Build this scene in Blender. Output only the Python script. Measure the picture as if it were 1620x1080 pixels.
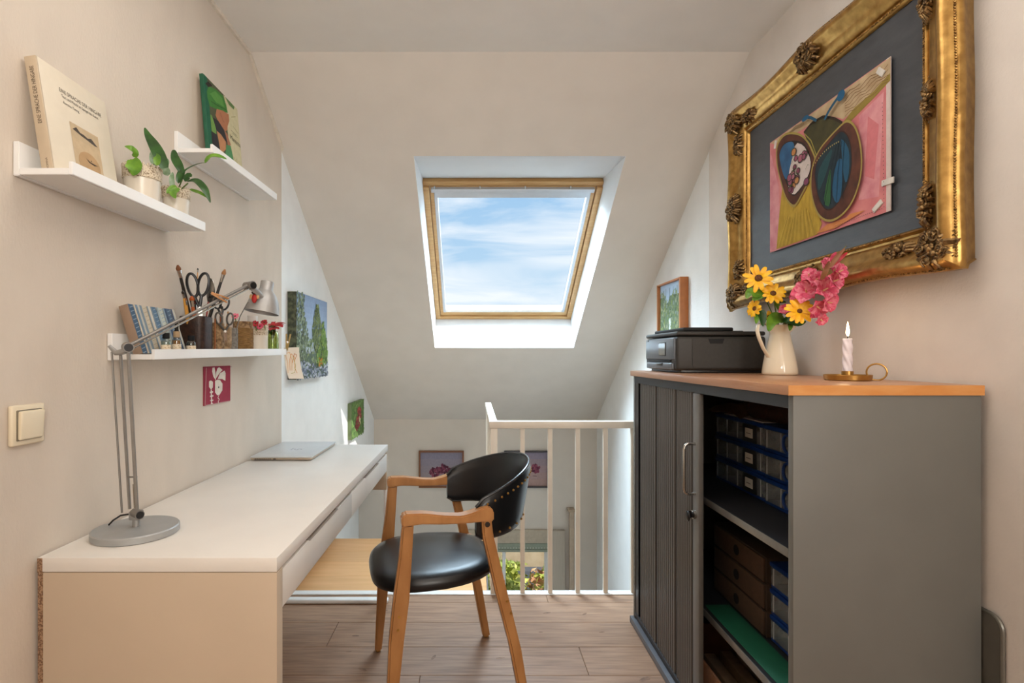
import bpy, bmesh, math, random
from mathutils import Vector as V, Matrix, Euler
random.seed(7)
PI = math.pi
sc = bpy.context.scene
for o in list(bpy.data.objects): bpy.data.objects.remove(o)
COL = sc.collection

# ------------------------------------------------------------------ camera
H = 1.173
cd = bpy.data.cameras.new('camera'); cam = bpy.data.objects.new('camera', cd); COL.objects.link(cam)
cam.location = (0, 0, H); cam.rotation_euler = (PI/2, 0, 0)
cd.sensor_width = 36; cd.lens = 845/1620*36
cd.shift_x = (810-751)/1620; cd.shift_y = 23/1620
cd.clip_start = .02; cd.clip_end = 300
sc.camera = cam
# ------------------------------------------------------------------ world: sky with thin cloud streaks
w = bpy.data.worlds.new('sky'); sc.world = w; w.use_nodes = True
nt = w.node_tree; nt.nodes.clear(); N = nt.nodes.new; L = nt.links.new
tc = N('ShaderNodeTexCoord'); sep = N('ShaderNodeSeparateXYZ'); L(tc.outputs['Generated'], sep.inputs[0])
mp = N('ShaderNodeMapping'); mp.inputs['Scale'].default_value = (2.2, 1.2, 11.0); mp.inputs['Rotation'].default_value = (0.05, .10, 0.0); mp.inputs['Location'].default_value = (.9, .3, .55)
L(tc.outputs['Generated'], mp.inputs[0])
n1 = N('ShaderNodeTexNoise'); n1.inputs['Scale'].default_value = 1.5; n1.inputs['Detail'].default_value = 7; n1.inputs['Roughness'].default_value = .52; n1.inputs['Distortion'].default_value = .5
L(mp.outputs[0], n1.inputs['Vector'])
cr = N('ShaderNodeValToRGB'); cr.color_ramp.elements[0].position = .40; cr.color_ramp.elements[1].position = .62
cr.color_ramp.elements[0].color = (0, 0, 0, 1); cr.color_ramp.elements[1].color = (1, 1, 1, 1)
L(n1.outputs['Fac'], cr.inputs[0])
gr = N('ShaderNodeValToRGB'); e = gr.color_ramp.elements
e[0].position = 0; e[0].color = (.62, .78, .88, 1); e[1].position = .5; e[1].color = (.17, .42, .74, 1)
L(sep.outputs['Z'], gr.inputs[0])
mx = N('ShaderNodeMix'); mx.data_type = 'RGBA'; mx.inputs[7].default_value = (.90, .93, .95, 1)
L(cr.outputs[0], mx.inputs[0]); L(gr.outputs[0], mx.inputs[6])
bg = N('ShaderNodeBackground'); bg.inputs['Strength'].default_value = .58
out = N('ShaderNodeOutputWorld'); L(mx.outputs[2], bg.inputs[0]); L(bg.outputs[0], out.inputs[0])
# ------------------------------------------------------------------ sun and large lights
def lamp(name, kind, loc, rot, energy, color, **k):
    d = bpy.data.lights.new(name, kind); d.energy = energy; d.color = color
    for a, b in k.items(): setattr(d, a, b)
    o = bpy.data.objects.new(name, d); COL.objects.link(o); o.location = loc; o.rotation_euler = rot
    return o
def aim(direction): return V(direction).to_track_quat('-Z', 'Y').to_euler()
lamp('sun', 'SUN', (0, -3, 8), aim((-.62, .34, -.80)), 3.2, (1, .93, .82), angle=.01)
# daylight through the roof window, daylight in the stairwell, then unseen fill lamps added to brighten the room
lamp('skylight_daylight', 'AREA', (-.5, 3.6, 3.35), aim((.35, -.35, -1)), 233, (.70, .88, 1), shape='RECTANGLE', size=1.6, size_y=1.4)
lamp('skylight_daylight', 'AREA', (.2, 4.35, 3.15), aim((0, -.8, -.65)), 58, (.70, .88, 1), shape='RECTANGLE', size=1.6, size_y=1.0)
lamp('stairwell_daylight', 'AREA', (.40, 4.45, -1.75), aim((-.35, -.9, .8)), 4, (.92, .96, 1), shape='RECTANGLE', size=1.0, size_y=.9, spread=math.radians(120))
lamp('room_fill', 'AREA', (1.0, -1.6, 1.5), aim((-.8, 1, -.05)), 25, (1, .95, .88), shape='RECTANGLE', size=.9, size_y=1.2)  # unseen warm fill added behind the camera, no window stands there
lamp('upward_fill', 'AREA', (.3, -.7, 1.7), aim((0, .45, 1)), 15, (1, .98, .94), shape='DISK', size=.5)  # unseen upward fill, added to brighten ceiling and slope
lamp('overhead_fill', 'AREA', (.1, 1.2, 2.38), aim((0, 0, -1)), 5, (1, .95, .9), shape='RECTANGLE', size=1.2, size_y=.8)  # unseen downward fill added under the ceiling, not a fitting of the room
sc.view_settings.view_transform = 'Standard'; sc.view_settings.look = 'None'
sc.view_settings.exposure = 0.92; sc.view_settings.gamma = 1; sc.view_settings.use_curve_mapping = False
try:
    sc.cycles.use_denoising = True; sc.cycles.max_bounces = 10; sc.cycles.diffuse_bounces = 6; sc.cycles.transparent_max_bounces = 16
    sc.cycles.sample_clamp_indirect = 6; sc.cycles.caustics_reflective = False
except Exception: pass

# ------------------------------------------------------------------ materials
def lin(h):
    h = h.lstrip('#'); r = []
    for i in (0, 2, 4):
        c = int(h[i:i+2], 16)/255; r.append(c/12.92 if c <= .04045 else ((c+.055)/1.055)**2.4)
    return (*r, 1)
MATS = {}
def mat(name, col, rough=.6, metal=0, var=.06, scale=30, bump=0.0, bscale=None, stretch=(1, 1, 1), col2=None, lo=.35, hi=.65, spec=.5, coat=0, rnd=0, detail=4, emit=0, trans=0, alpha=1, sheen=0, wave=0):
    m = bpy.data.materials.new(name); m.use_nodes = True; t = m.node_tree; b = t.nodes['Principled BSDF']
    n, l = t.nodes.new, t.links.new
    c1 = lin(col); c2 = lin(col2) if col2 else tuple(max(0, x*(1-var*2)) for x in c1[:3])+(1,)
    tcn = n('ShaderNodeTexCoord'); mpn = n('ShaderNodeMapping'); mpn.inputs['Scale'].default_value = stretch; l(tcn.outputs['Object'], mpn.inputs[0])
    src = mpn.outputs[0]
    if rnd:
        oi = n('ShaderNodeObjectInfo'); ad = n('ShaderNodeVectorMath'); ad.operation = 'ADD'; ml = n('ShaderNodeMath'); ml.operation = 'MULTIPLY'; ml.inputs[1].default_value = 37
        l(oi.outputs['Random'], ml.inputs[0]); l(src, ad.inputs[0]); l(ml.outputs[0], ad.inputs[1]); src = ad.outputs[0]
    no = n('ShaderNodeTexNoise'); no.inputs['Scale'].default_value = scale; no.inputs['Detail'].default_value = detail; l(src, no.inputs['Vector'])
    fac = no.outputs['Fac']
    if wave:
        wv = n('ShaderNodeTexWave'); wv.inputs['Scale'].default_value = wave; wv.inputs['Distortion'].default_value = 6; wv.inputs['Detail'].default_value = 2; wv.inputs['Detail Scale'].default_value = 1.2; l(src, wv.inputs['Vector'])
        mm = n('ShaderNodeMath'); mm.operation = 'ADD'; m2 = n('ShaderNodeMath'); m2.operation = 'MULTIPLY'; m2.inputs[1].default_value = .5
        l(fac, mm.inputs[0]); l(wv.outputs['Fac'], mm.inputs[1]); l(mm.outputs[0], m2.inputs[0]); fac = m2.outputs[0]
    rp = n('ShaderNodeValToRGB'); rp.color_ramp.elements[0].position = lo; rp.color_ramp.elements[1].position = hi
    rp.color_ramp.elements[0].color = c2; rp.color_ramp.elements[1].color = c1; l(fac, rp.inputs[0])
    cout = rp.outputs[0]
    if rnd:
        hs = n('ShaderNodeHueSaturation'); mr = n('ShaderNodeMapRange'); mr.inputs[3].default_value = 1-rnd; mr.inputs[4].default_value = 1+rnd
        l(oi.outputs['Random'], mr.inputs[0]); l(mr.outputs[0], hs.inputs['Value']); l(cout, hs.inputs['Color']); cout = hs.outputs[0]
    l(cout, b.inputs['Base Color'])
    b.inputs['Roughness'].default_value = rough; b.inputs['Metallic'].default_value = metal; b.inputs['Specular IOR Level'].default_value = spec
    if coat: b.inputs['Coat Weight'].default_value = coat; b.inputs['Coat Roughness'].default_value = .12
    if bump:
        bn = n('ShaderNodeTexNoise'); bn.inputs['Scale'].default_value = bscale or scale*3; bn.inputs['Detail'].default_value = 3; l(src, bn.inputs['Vector'])
        bp = n('ShaderNodeBump'); bp.inputs['Strength'].default_value = bump; bp.inputs['Distance'].default_value = .002; l(bn.outputs['Fac'], bp.inputs['Height']); l(bp.outputs[0], b.inputs['Normal'])
    if emit: b.inputs['Emission Color'].default_value = c1; b.inputs['Emission Strength'].default_value = emit
    if trans: b.inputs['Transmission Weight'].default_value = trans
    if alpha < 1: b.inputs['Alpha'].default_value = alpha
    MATS[name] = m; return m
def clear(name, tint, gloss=.08, k=.35):
    m = bpy.data.materials.new(name); m.use_nodes = True; t = m.node_tree; t.nodes.clear(); n, l = t.nodes.new, t.links.new
    tr = n('ShaderNodeBsdfTransparent'); tr.inputs[0].default_value = lin(tint); gl = n('ShaderNodeBsdfGlossy'); gl.inputs['Roughness'].default_value = .04
    fr = n('ShaderNodeLayerWeight'); fr.inputs[0].default_value = .25; ml = n('ShaderNodeMath'); ml.operation = 'MULTIPLY_ADD'; ml.inputs[1].default_value = k; ml.inputs[2].default_value = gloss
    l(fr.outputs['Facing'], ml.inputs[0]); mx = n('ShaderNodeMixShader'); l(ml.outputs[0], mx.inputs[0]); l(tr.outputs[0], mx.inputs[1]); l(gl.outputs[0], mx.inputs[2])
    o = n('ShaderNodeOutputMaterial'); l(mx.outputs[0], o.inputs[0]); MATS[name] = m; return m
PAINT = {}
def paint(h, rough=.75):
    k = (h, rough)
    if k not in PAINT: PAINT[k] = mat('paint_'+h.strip('#'), h, rough, var=.05, scale=60, bump=.05, spec=.3)
    return PAINT[k]

wall_beige = mat('wallpaper_beige', '#d0c4b6', .85, var=.03, scale=9, bump=.35, bscale=160, stretch=(1, 1, .5), spec=.2)
wall_white = mat('wallpaper_white', '#e9e9e7', .85, var=.02, scale=9, bump=.35, bscale=120, spec=.2)
ceil_m = mat('ceiling_plaster', '#dfdad3', .9, var=.02, scale=6, bump=.12, bscale=90, spec=.2)
slope_m = mat('slope_plaster', '#d6cfc6', .9, var=.02, scale=6, bump=.15, bscale=90, spec=.2)
reveal_m = mat('reveal_plaster', '#d6d8da', .8, var=.01, scale=9, bump=.15, bscale=90, spec=.2)
white_paint = mat('white_lacquer', '#ebeae8', .35, var=.02, scale=12, spec=.5)
rail_paint = mat('rail_paint', '#e6dccd', .4, var=.03, scale=14)
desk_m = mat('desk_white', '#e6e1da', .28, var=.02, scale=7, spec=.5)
desk_side = mat('desk_side_shaded', '#c6b39c', .4, var=.02, scale=7)  # same white desk, with warm shade put into the panel colour
plank_m = mat('oak_plank', '#a27f64', .48, scale=5, bump=.12, bscale=30, stretch=(1.2, 14, 1), col2='#7f604a', lo=.3, hi=.7, rnd=.07, detail=6)
knot_m = mat('plank_knot', '#6a4e3c', .6, scale=60, col2='#8a6850')
lam_m = mat('beech_board', '#e3b27e', .45, scale=3, stretch=(1, 9, 1), col2='#d8a56f', lo=.3, hi=.7, rnd=.05)
wood_chair = mat('chair_oak', '#bb8550', .36, scale=22, bump=.05, stretch=(1, 1, .25), col2='#a06c3c', lo=.3, hi=.7)
leather = mat('black_leather', '#101114', .30, scale=120, bump=.18, bscale=420, var=.1, spec=.6)
piping_m = mat('piping_leather', '#2a2b2e', .22, spec=.7)
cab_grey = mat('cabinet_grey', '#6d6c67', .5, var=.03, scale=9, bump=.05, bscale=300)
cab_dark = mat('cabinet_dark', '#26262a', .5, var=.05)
slat_m = mat('tambour_plastic', '#5c5956', .33, var=.04, scale=12)
cab_top = mat('cabinet_beech', '#b98b6a', .32, scale=8, stretch=(6, .8, 1), col2='#ad7d5c', lo=.3, hi=.7)
cab_edge = mat('cabinet_beech_edge', '#d79a5c', .4, scale=14, stretch=(1, 1, 4), col2='#cc8744', lo=.3, hi=.7)
chip_m = mat('chipboard', '#a8876a', .9, scale=260, col2='#6e503a', lo=.4, hi=.6, bump=.3)
pine = mat('window_pine', '#c9a470', .45, scale=12, stretch=(.6, 6, 6), col2='#b58c57', lo=.3, hi=.7)
alu = mat('grey_aluminium', '#b9bfc6', .4, metal=.3, var=.02)
silver = mat('brushed_silver', '#8f8b86', .42, metal=.6, var=.04, scale=60)
silver_d = mat('lamp_silver', '#a9a8a6', .45, metal=.5, var=.03, scale=60)
chrome = mat('steel', '#b8b4ae', .22, metal=1, var=.02)
blackp = mat('black_plastic', '#17171a', .32, var=.1, scale=30, spec=.5)
blackm = mat('black_matt', '#0b0b0c', .7, var=.1)
print_m = mat('printer_black', '#33312e', .5, bump=.2, bscale=700, var=.08, scale=90)
print_f = mat('printer_front', '#5a6069', .3, var=.05, scale=90, spec=.7)
gold = mat('gilt', '#c29a58', .30, metal=.85, scale=40, col2='#96703a', lo=.3, hi=.7, bump=.15, bscale=120)
gold_d = mat('gilt_dark', '#94764c', .38, metal=.75, scale=90, col2='#4a3622', lo=.35, hi=.6, bump=.5, bscale=300)
gold_b = mat('gilt_bead', '#b98f52', .32, metal=.8, scale=160, col2='#5a3d1c', lo=.4, hi=.6, bump=.5, bscale=500)
slate = mat('slate_board', '#46494e', .42, scale=14, stretch=(1, 1, 3), col2='#3a3d42', lo=.3, hi=.7, bump=.25, bscale=60)
brass = mat('brass', '#b98d4c', .32, metal=.9, var=.08, scale=50)
cream_enamel = mat('cream_enamel', '#ece0c8', .16, var=.02, scale=10, spec=.6, coat=.4)
wax = mat('pale_wax', '#eadfe2', .5, var=.03, scale=60)
pot_white = mat('pot_ceramic', '#ded4c4', .3, var=.02, scale=10, spec=.6)
leaf_d = mat('leaf_dark', '#2f5a22', .38, scale=40, col2='#1f3f1a', spec=.5)
leaf_l = mat('leaf_light', '#6f9a2c', .4, scale=40, col2='#4c7a22')
leaf_p = mat('leaf_pale', '#9fb39a', .5, scale=60, col2='#6f8f66')
stem_m = mat('stem_green', '#5f7a34', .5, scale=40)
petal_y = mat('petal_yellow', '#f9c81a', .5, scale=60, col2='#f0a812', lo=.3, hi=.7)
petal_k = mat('petal_pink', '#e2607e', .55, scale=70, col2='#c8385c', lo=.35, hi=.6)
petal_k2 = mat('petal_pale_pink', '#ee92a2', .55, scale=70, col2='#dd6480')
petal_r = mat('petal_red', '#c42a35', .5, scale=70, col2='#8f1a28')
disc_m = mat('flower_disc', '#3a1d10', .8, scale=300, col2='#7a4a18', bump=.6)
moss = mat('speckled_lace', '#d2c4ac', .7, scale=260, col2='#7e6a50', lo=.38, hi=.50)
soil = mat('potting_soil', '#3a2a1e', .95, scale=120, bump=.5)
leather_b = mat('brown_leather', '#3a2318', .45, scale=90, col2='#23130c', bump=.4, bscale=200)
jute = mat('jute_cord', '#a8824c', .85, scale=60, stretch=(1, 1, 12), col2='#6f4f28', lo=.35, hi=.65, bump=.6)
cork = mat('cork_bark', '#a58660', .85, scale=90, col2='#5f452c', bump=.5)
felt = mat('grey_felt', '#8b857c', .95, scale=120, col2='#6c665f', bump=.4)
wood_l = mat('light_wood', '#c08a55', .5, scale=30, stretch=(1, 1, .3), col2='#a06c3c')
canvas_w = mat('canvas_edge', '#a9a598', .8, bump=.3, bscale=500)
paper = mat('paper', '#e6e0d4', .8, var=.02)
page = mat('book_pages', '#ddd2bd', .9, scale=20, stretch=(60, 60, 1), var=.1)
glass_c = clear('window_glass', '#fbfdff', .0, .0)
glass_b = clear('bottle_glass', '#dfe6e2', .10)
glass_g = clear('green_glass', '#e6eec6', .08)
amber = mat('amber_liquid', '#a5661c', .2, var=.1)
clearp = mat('clear_plastic', '#9aa0a2', .25, var=.1, alpha=.55, spec=.6)
bluep = mat('blue_plastic', '#133678', .35, var=.05)
cardb = mat('cardboard_brown', '#4d3828', .8, var=.08, scale=50)
green_mat = mat('green_cutting_mat', '#155c42', .6, var=.05)
ivory = mat('ivory_plastic', '#e3d6bb', .35, var=.01)
flame_m = mat('flame', '#ffd9a0', .5, emit=14)
facade = mat('street_render', '#c9b08c', .9, scale=4, col2='#b79c78', bump=.3)
darkst = mat('street_dark', '#4b4a4c', .9, scale=3)
hedge_m = mat('hedge_leaf', '#d2d070', .5, scale=9, col2='#93a63e', rnd=.2)
hedge_r = mat('hedge_leaf_red', '#dcb478', .5, scale=9, col2='#b8705a', rnd=.2)

# ------------------------------------------------------------------ mesh helper
class G:
    def __init__(s): s.v = []; s.f = []; s.m = []
    def add(s, vs, fs, mi=0):
        k = len(s.v); s.v += [V(p) for p in vs]; s.f += [tuple(k+i for i in f) for f in fs]; s.m += [mi]*len(fs); return s
    def bm(s, b, M=None, mi=0):
        b.verts.index_update()
        vs = [(M @ v.co) if M else v.co.copy() for v in b.verts]; fs = [tuple(v.index for v in f.verts) for f in b.faces]; b.free(); return s.add(vs, fs, mi)
    def box(s, x0, x1, y0, y1, z0, z1, bev=0, seg=2, mi=0, M=None):
        b = bmesh.new(); bmesh.ops.create_cube(b, size=1)
        for v in b.verts: v.co = V((x0+(v.co.x+.5)*(x1-x0), y0+(v.co.y+.5)*(y1-y0), z0+(v.co.z+.5)*(z1-z0)))
        if bev: bmesh.ops.bevel(b, geom=b.edges[:], offset=bev, segments=seg, affect='EDGES', profile=.5)
        return s.bm(b, M, mi)
    def ring(s, pts_rings, mi=0, close=True, caps=True):
        n = len(pts_rings[0]); vs = [p for r in pts_rings for p in r]; fs = []
        for i in range(len(pts_rings)-1):
            for j in range(n if close else n-1):
                a = i*n+j; b_ = i*n+(j+1) % n; fs.append((a, b_, b_+n, a+n))
        if caps and close: fs.append(tuple(range(n))[::-1]); fs.append(tuple((len(pts_rings)-1)*n+i for i in range(n)))
        return s.add(vs, fs, mi)
    def tube(s, pts, r, n=10, mi=0, caps=True):
        pts = [V(p) for p in pts]; rs = r if isinstance(r, (list, tuple)) else [r]*len(pts); rings = []; up = None
        for i, p in enumerate(pts):
            d = (pts[min(i+1, len(pts)-1)]-pts[max(i-1, 0)]).normalized()
            if up is None: up = V((0, 0, 1)) if abs(d.z) < .9 else V((1, 0, 0))
            a = d.cross(up).normalized(); b = a.cross(d).normalized(); up = b
            rings.append([p+(a*math.cos(2*PI*k/n)+b*math.sin(2*PI*k/n))*rs[i] for k in range(n)])
        return s.ring(rings, mi, True, caps)
    def cyl(s, a, b, r, r2=None, n=20, mi=0): return s.tube([a, b], [r, r if r2 is None else r2], n, mi)
    def lathe(s, c, prof, n=32, mi=0, M=None):
        c = V(c); rings = [[(c+V((r*math.cos(2*PI*k/n), r*math.sin(2*PI*k/n), z))) for k in range(n)] for r, z in prof]
        if M: rings = [[M @ p for p in r] for r in rings]
        return s.ring(rings, mi, True, False)
    def prism(s, pts, off, mi=0, bev=0):
        off = V(off); b = bmesh.new(); vs = [b.verts.new(V(p)) for p in pts]; f = b.faces.new(vs)
        r = bmesh.ops.extrude_face_region(b, geom=[f]); bmesh.ops.translate(b, verts=[g for g in r['geom'] if isinstance(g, bmesh.types.BMVert)], vec=off)
        bmesh.ops.recalc_face_normals(b, faces=b.faces)
        if bev: bmesh.ops.bevel(b, geom=b.edges[:], offset=bev, segments=2, affect='EDGES')
        return s.bm(b, None, mi)
    def ball(s, c, r, sc_=(1, 1, 1), mi=0, u=14, w_=8, M=None):
        b = bmesh.new(); bmesh.ops.create_uvsphere(b, u_segments=u, v_segments=w_, radius=1)
        T = Matrix.Translation(V(c)) @ (M or Matrix()) @ Matrix.Diagonal((r*sc_[0], r*sc_[1], r*sc_[2], 1)); return s.bm(b, T, mi)
    def build(s, name, mats, root=None, origin=None, angle=35, kind=None):
        o0 = V(root.get('o') if root is not None else (origin or (0, 0, 0)))
        me = bpy.data.meshes.new(name); me.from_pydata([v-o0 for v in s.v], [], s.f)
        mats = mats if isinstance(mats, (list, tuple)) else [mats]
        for m in mats: me.materials.append(m)
        me.polygons.foreach_set('material_index', s.m); me.polygons.foreach_set('use_smooth', [True]*len(s.f))
        b = bmesh.new(); b.from_mesh(me); bmesh.ops.recalc_face_normals(b, faces=b.faces); b.to_mesh(me); b.free()
        me.update(); me.set_sharp_from_angle(angle=math.radians(angle))
        o = bpy.data.objects.new(name, me); COL.objects.link(o)
        if root is not None: o.parent = root; o['o'] = root['o']
        else: o.location = o0; o['o'] = tuple(o0)
        if kind: o['kind'] = kind
        return o
def thing(name, label, cat, loc, group=None):
    o = bpy.data.objects.new(name, None); COL.objects.link(o); o.location = loc; o['o'] = tuple(loc); o.empty_display_size = .05
    o['label'] = label; o['category'] = cat
    if group: o['group'] = group
    return o
def tag(o, label, cat, group=None):
    o['label'] = label; o['category'] = cat
    if group: o['group'] = group
    return o
def struct(name, g, m, **k):
    o = g.build(name, m, **k); o['kind'] = 'structure'; return o
def sroot(name, loc=(0, 0, 0)):
    o = bpy.data.objects.new(name, None); COL.objects.link(o); o.location = loc; o['o'] = tuple(loc); o['kind'] = 'structure'; return o
def copy_tree(root, d, label=None):
    r = root.copy(); COL.objects.link(r); r.location = root.location+V(d)
    if label: r['label'] = label
    for ch in root.children:
        c = ch.copy(); COL.objects.link(c); c.parent = r
        for g in ch.children:
            e_ = g.copy(); COL.objects.link(e_); e_.parent = c
    return r

# flat print and painting on a surface
class Art:
    def __init__(s, O, U, Vv, Nn, w_, h_):
        s.O, s.U, s.V, s.N, s.w, s.h = V(O), V(U).normalized(), V(Vv).normalized(), V(Nn).normalized(), w_, h_
        s.g = G(); s.mats = []; s.k = 1
    def mi(s, h):
        m = h if not isinstance(h, str) else paint(h)
        if m not in s.mats: s.mats.append(m)
        return s.mats.index(m)
    def P(s, u, v, d=0): return s.O+s.U*(u*s.w)+s.V*(v*s.h)+s.N*d
    def poly(s, pts, col, d=None):
        if d is None: s.k += 1; d = s.k*.00009
        s.g.add([s.P(u, v, d) for u, v in pts], [tuple(range(len(pts)))], s.mi(col))
    def rect(s, a, b, c, d_, col): s.poly([(a, b), (c, b), (c, d_), (a, d_)], col)
    def ell(s, cx, cy, rx, ry, col, n=16, rot=0, d=None):
        s.poly([(cx+rx*math.cos(t)*math.cos(rot)-ry*math.sin(t)*math.sin(rot), cy+rx*math.cos(t)*math.sin(rot)+ry*math.sin(t)*math.cos(rot)) for t in [2*PI*i/n for i in range(n)]], col, d)
    def line(s, pts, wd, col):
        s.k += 1; d = s.k*.00009
        for (a, b), (c, e_) in zip(pts, pts[1:]):
            dx, dy = (c-a)*s.w, (e_-b)*s.h; l_ = math.hypot(dx, dy) or 1; nx, ny = -dy/l_*wd/2/s.w, dx/l_*wd/2/s.h
            s.g.add([s.P(a+nx, b+ny, d), s.P(a-nx, b-ny, d), s.P(c-nx, e_-ny, d), s.P(c+nx, e_+ny, d)], [(0, 1, 2, 3)], s.mi(col))
    def dabs(s, fn, n, size, cols, asp=2.0, rot=PI/2, jit=.5):
        s.k += 3; base = s.k*.00009
        c = 0; tries = 0
        while c < n and tries < n*30:
            tries += 1; u, v = random.random(), random.random()
            if fn(u, v):
                c += 1; q = size*random.uniform(.6, 1.4); s.ell(u, v, q*asp/s.w, q/s.h, random.choice(cols), 6, rot+random.uniform(-jit, jit), base+random.random()*.0006)
        s.k += 7
    def text(s, txt, u, v, hgt, col, rot=0, align='LEFT', wmax=None):
        c = bpy.data.curves.new('t', 'FONT'); c.body = txt; c.size = 1; c.align_x = align; o = bpy.data.objects.new('t', c); COL.objects.link(o)
        me = o.to_mesh(); vs = [v_.co.copy() for v_ in me.vertices]; fs = [tuple(p.vertices) for p in me.polygons]; o.to_mesh_clear()
        bpy.data.objects.remove(o); bpy.data.curves.remove(c)
        sx = hgt
        if wmax and vs:
            W = max(p.x for p in vs)-min(p.x for p in vs); sx = wmax/W
        s.k += 1; base = s.P(u, v, s.k*.00009); ca, sa = math.cos(rot), math.sin(rot)
        s.g.add([base+s.U*(p.x*sx*ca-p.y*hgt*sa)+s.V*(p.x*sx*sa+p.y*hgt*ca) for p in vs], fs, s.mi(col))
    def build(s, name, root): return s.g.build(name, s.mats, root)

XL, XR, ZB, YC = -.925, 1.128, 4.95, 2.42      # left wall, right wall, far wall, ceiling
DW = 2.557                                     # the wallpapered wall ends here
DF = 2.650                                     # floor edge at the stairwell
TL, TB = 3.874, .664                           # slope: z = TL - TB*y
def sl(y, c=0): return TL+c-TB*y
# ------------------------------------------------------------------ structure
g = G(); g.box(XL-.3, XR+.3, -2.5, DF-.012, -.26, -.012)
fl = struct('floor', g, mat('subfloor', '#5d4c40', .9))
seams = [DF-.014, 2.5455, 2.354, 2.155, 1.963]
while seams[-1] > -2.4: seams.append(seams[-1]-.195)
joints = {0: [.35], 1: [1.0], 2: [-.60], 3: [.42], 4: [-.2]}
for i in range(len(seams)-1):
    js = [XL]+joints.get(i, [random.uniform(-.5, .9)])+[XR]
    for a, b in zip(js, js[1:]):
        g = G(); g.box(a+.0007, b-.0007, seams[i+1]+.0007, seams[i]-.0007, -.014, 0, bev=.0012, seg=1)
        g.build('plank', plank_m, fl)
g = G()
for x, y, r, a in [(-.42, 2.46, .022, .4), (-.50, 2.24, .016, 0), (-.50, 2.12, .012, .2), (-.16, 2.08, .018, 1.2), (.10, 2.075, .018, .2), (.33, 2.44, .02, .3), (.54, 2.27, .014, .2), (-.42, 2.0, .02, -.5), (.62, 1.94, .03, .5), (.15, 2.5, .015, .1), (.28, 2.27, .010, 0), (.5, 2.43, .015, .7), (-.3, 2.0, .012, .7)]:
    n = 12; pts = [(x+r*math.cos(t)*math.cos(a)-r*.35*math.sin(t)*math.sin(a), y+r*math.cos(t)*math.sin(a)+r*.35*math.sin(t)*math.cos(a), .0004+random.random()*1e-4) for t in [2*PI*i/n for i in range(n)]]
    g.add(pts, [tuple(range(n))])
o = g.build('knot', knot_m, fl)
# walls
g = G(); g.box(XL-.2, XL, -2.5, DW, -.3, 2.9); struct('wall_left', g, wall_beige)
g = G(); g.box(XL-.3, XL-.008, DW, ZB+.2, -.03, 2.9); g.box(XL-.4, XL-.15, DF-.1, ZB+.2, -3.0, -.03); struct('wall_left', g, wall_white)
g = G(); g.box(XR, XR+.2, -2.5, 2.570, -.3, 2.9); struct('wall_right', g, mat('wallpaper_warm_white', '#ddd5cd', .85, var=.03, scale=9, bump=.35, bscale=160, spec=.2))
g = G(); g.box(XR+.004, XR+.2, 2.570, ZB+.2, -3.0, 2.9); struct('wall_right', g, wall_white)
g = G(); g.box(XL-.2, XR+.2, -2.7, -2.5, -.3, 2.9); struct('wall_back', g, wall_beige)
# far wall with the lower window opening
wx0, wx1, wz1, wz0 = .03, .685, -.555, -1.95
g = G()
g.box(XL-.2, wx0, ZB, ZB+.25, -3, .62); g.box(wx1, XR+.2, ZB, ZB+.25, -3, .62); g.box(wx0, wx1, ZB, ZB+.25, wz1, .62); g.box(wx0, wx1, ZB, ZB+.25, -3, wz0)
struct('wall_front', g, mat('far_wall_paint', '#d0c6ba', .85, var=.02, scale=6, bump=.2, bscale=120, spec=.2))
# ceiling and slope with the roof window hole
g = G(); g.box(XL-.2, XR+.2, -2.7, 2.19, YC, YC+.3); struct('ceiling', g, ceil_m)
ix0, ix1, iy0, iy1 = -.297, .736, 2.602, 3.976
oy0, oy1, OC = 3.041, 4.098, .311
X0, X1, Y0, Y1 = XL-.2, XR+.2, 2.19, ZB+.12
g = G()
def quad(a, b, c, d_, cc=0): g.add([(x, y, sl(y, cc)) for x, y in (a, b, c, d_)], [(0, 1, 2, 3)])
for x0, x1, y0, y1 in ((X0, ix0, Y0, Y1), (ix1, X1, Y0, Y1), (ix0, ix1, Y0, iy0), (ix0, ix1, iy1, Y1)):
    g.add([(x0, y0, sl(y0)), (x1, y0, sl(y0)), (x1, y1, sl(y1)), (x0, y1, sl(y1))], [(0, 1, 2, 3)])
ang = math.atan(TB); Tn = V((0, math.cos(ang), -math.sin(ang))); Nn = V((0, math.sin(ang), math.cos(ang)))
OC2 = OC+.045/math.cos(ang); yo0 = oy0+.045*math.sin(ang)+.004; yo1 = oy1+.045*math.sin(ang)-.004
for x0, x1, y0, y1 in ((X0, ix0+.004, Y0-.4, Y1), (ix1-.004, X1, Y0-.4, Y1), (ix0+.004, ix1-.004, Y0-.4, yo0), (ix0+.004, ix1-.004, yo1, Y1)):
    g.add([(x0, y0, sl(y0, OC2)), (x1, y0, sl(y0, OC2)), (x1, y1, sl(y1, OC2)), (x0, y1, sl(y1, OC2))], [(3, 2, 1, 0)])
me_o = struct('ceiling', g, slope_m)
g = G()
e_ = .0
A = [(ix0, iy0, sl(iy0)), (ix1, iy0, sl(iy0)), (ix1, iy1, sl(iy1)), (ix0, iy1, sl(iy1))]
B = [(ix0, oy0, sl(oy0, OC)), (ix1, oy0, sl(oy0, OC)), (ix1, oy1, sl(oy1, OC)), (ix0, oy1, sl(oy1, OC))]
B = [tuple(V(p)+Nn*.03) for p in B]
t_ = .018
for i in range(4):
    j = (i+1) % 4; g.add([A[i], A[j], B[j], B[i]], [(0, 1, 2, 3)])
struct('trim_1', g, reveal_m)
g = G(); g.box(XL, XL+.010, -2.5, 2.19, YC-.016, YC-.0005); g.build
t2 = [(XL, 2.185, YC-.016), (XL, 2.21, YC-.0005), (XL, DW, sl(DW)-.0005), (XL, DW, sl(DW)-.020)]
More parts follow.
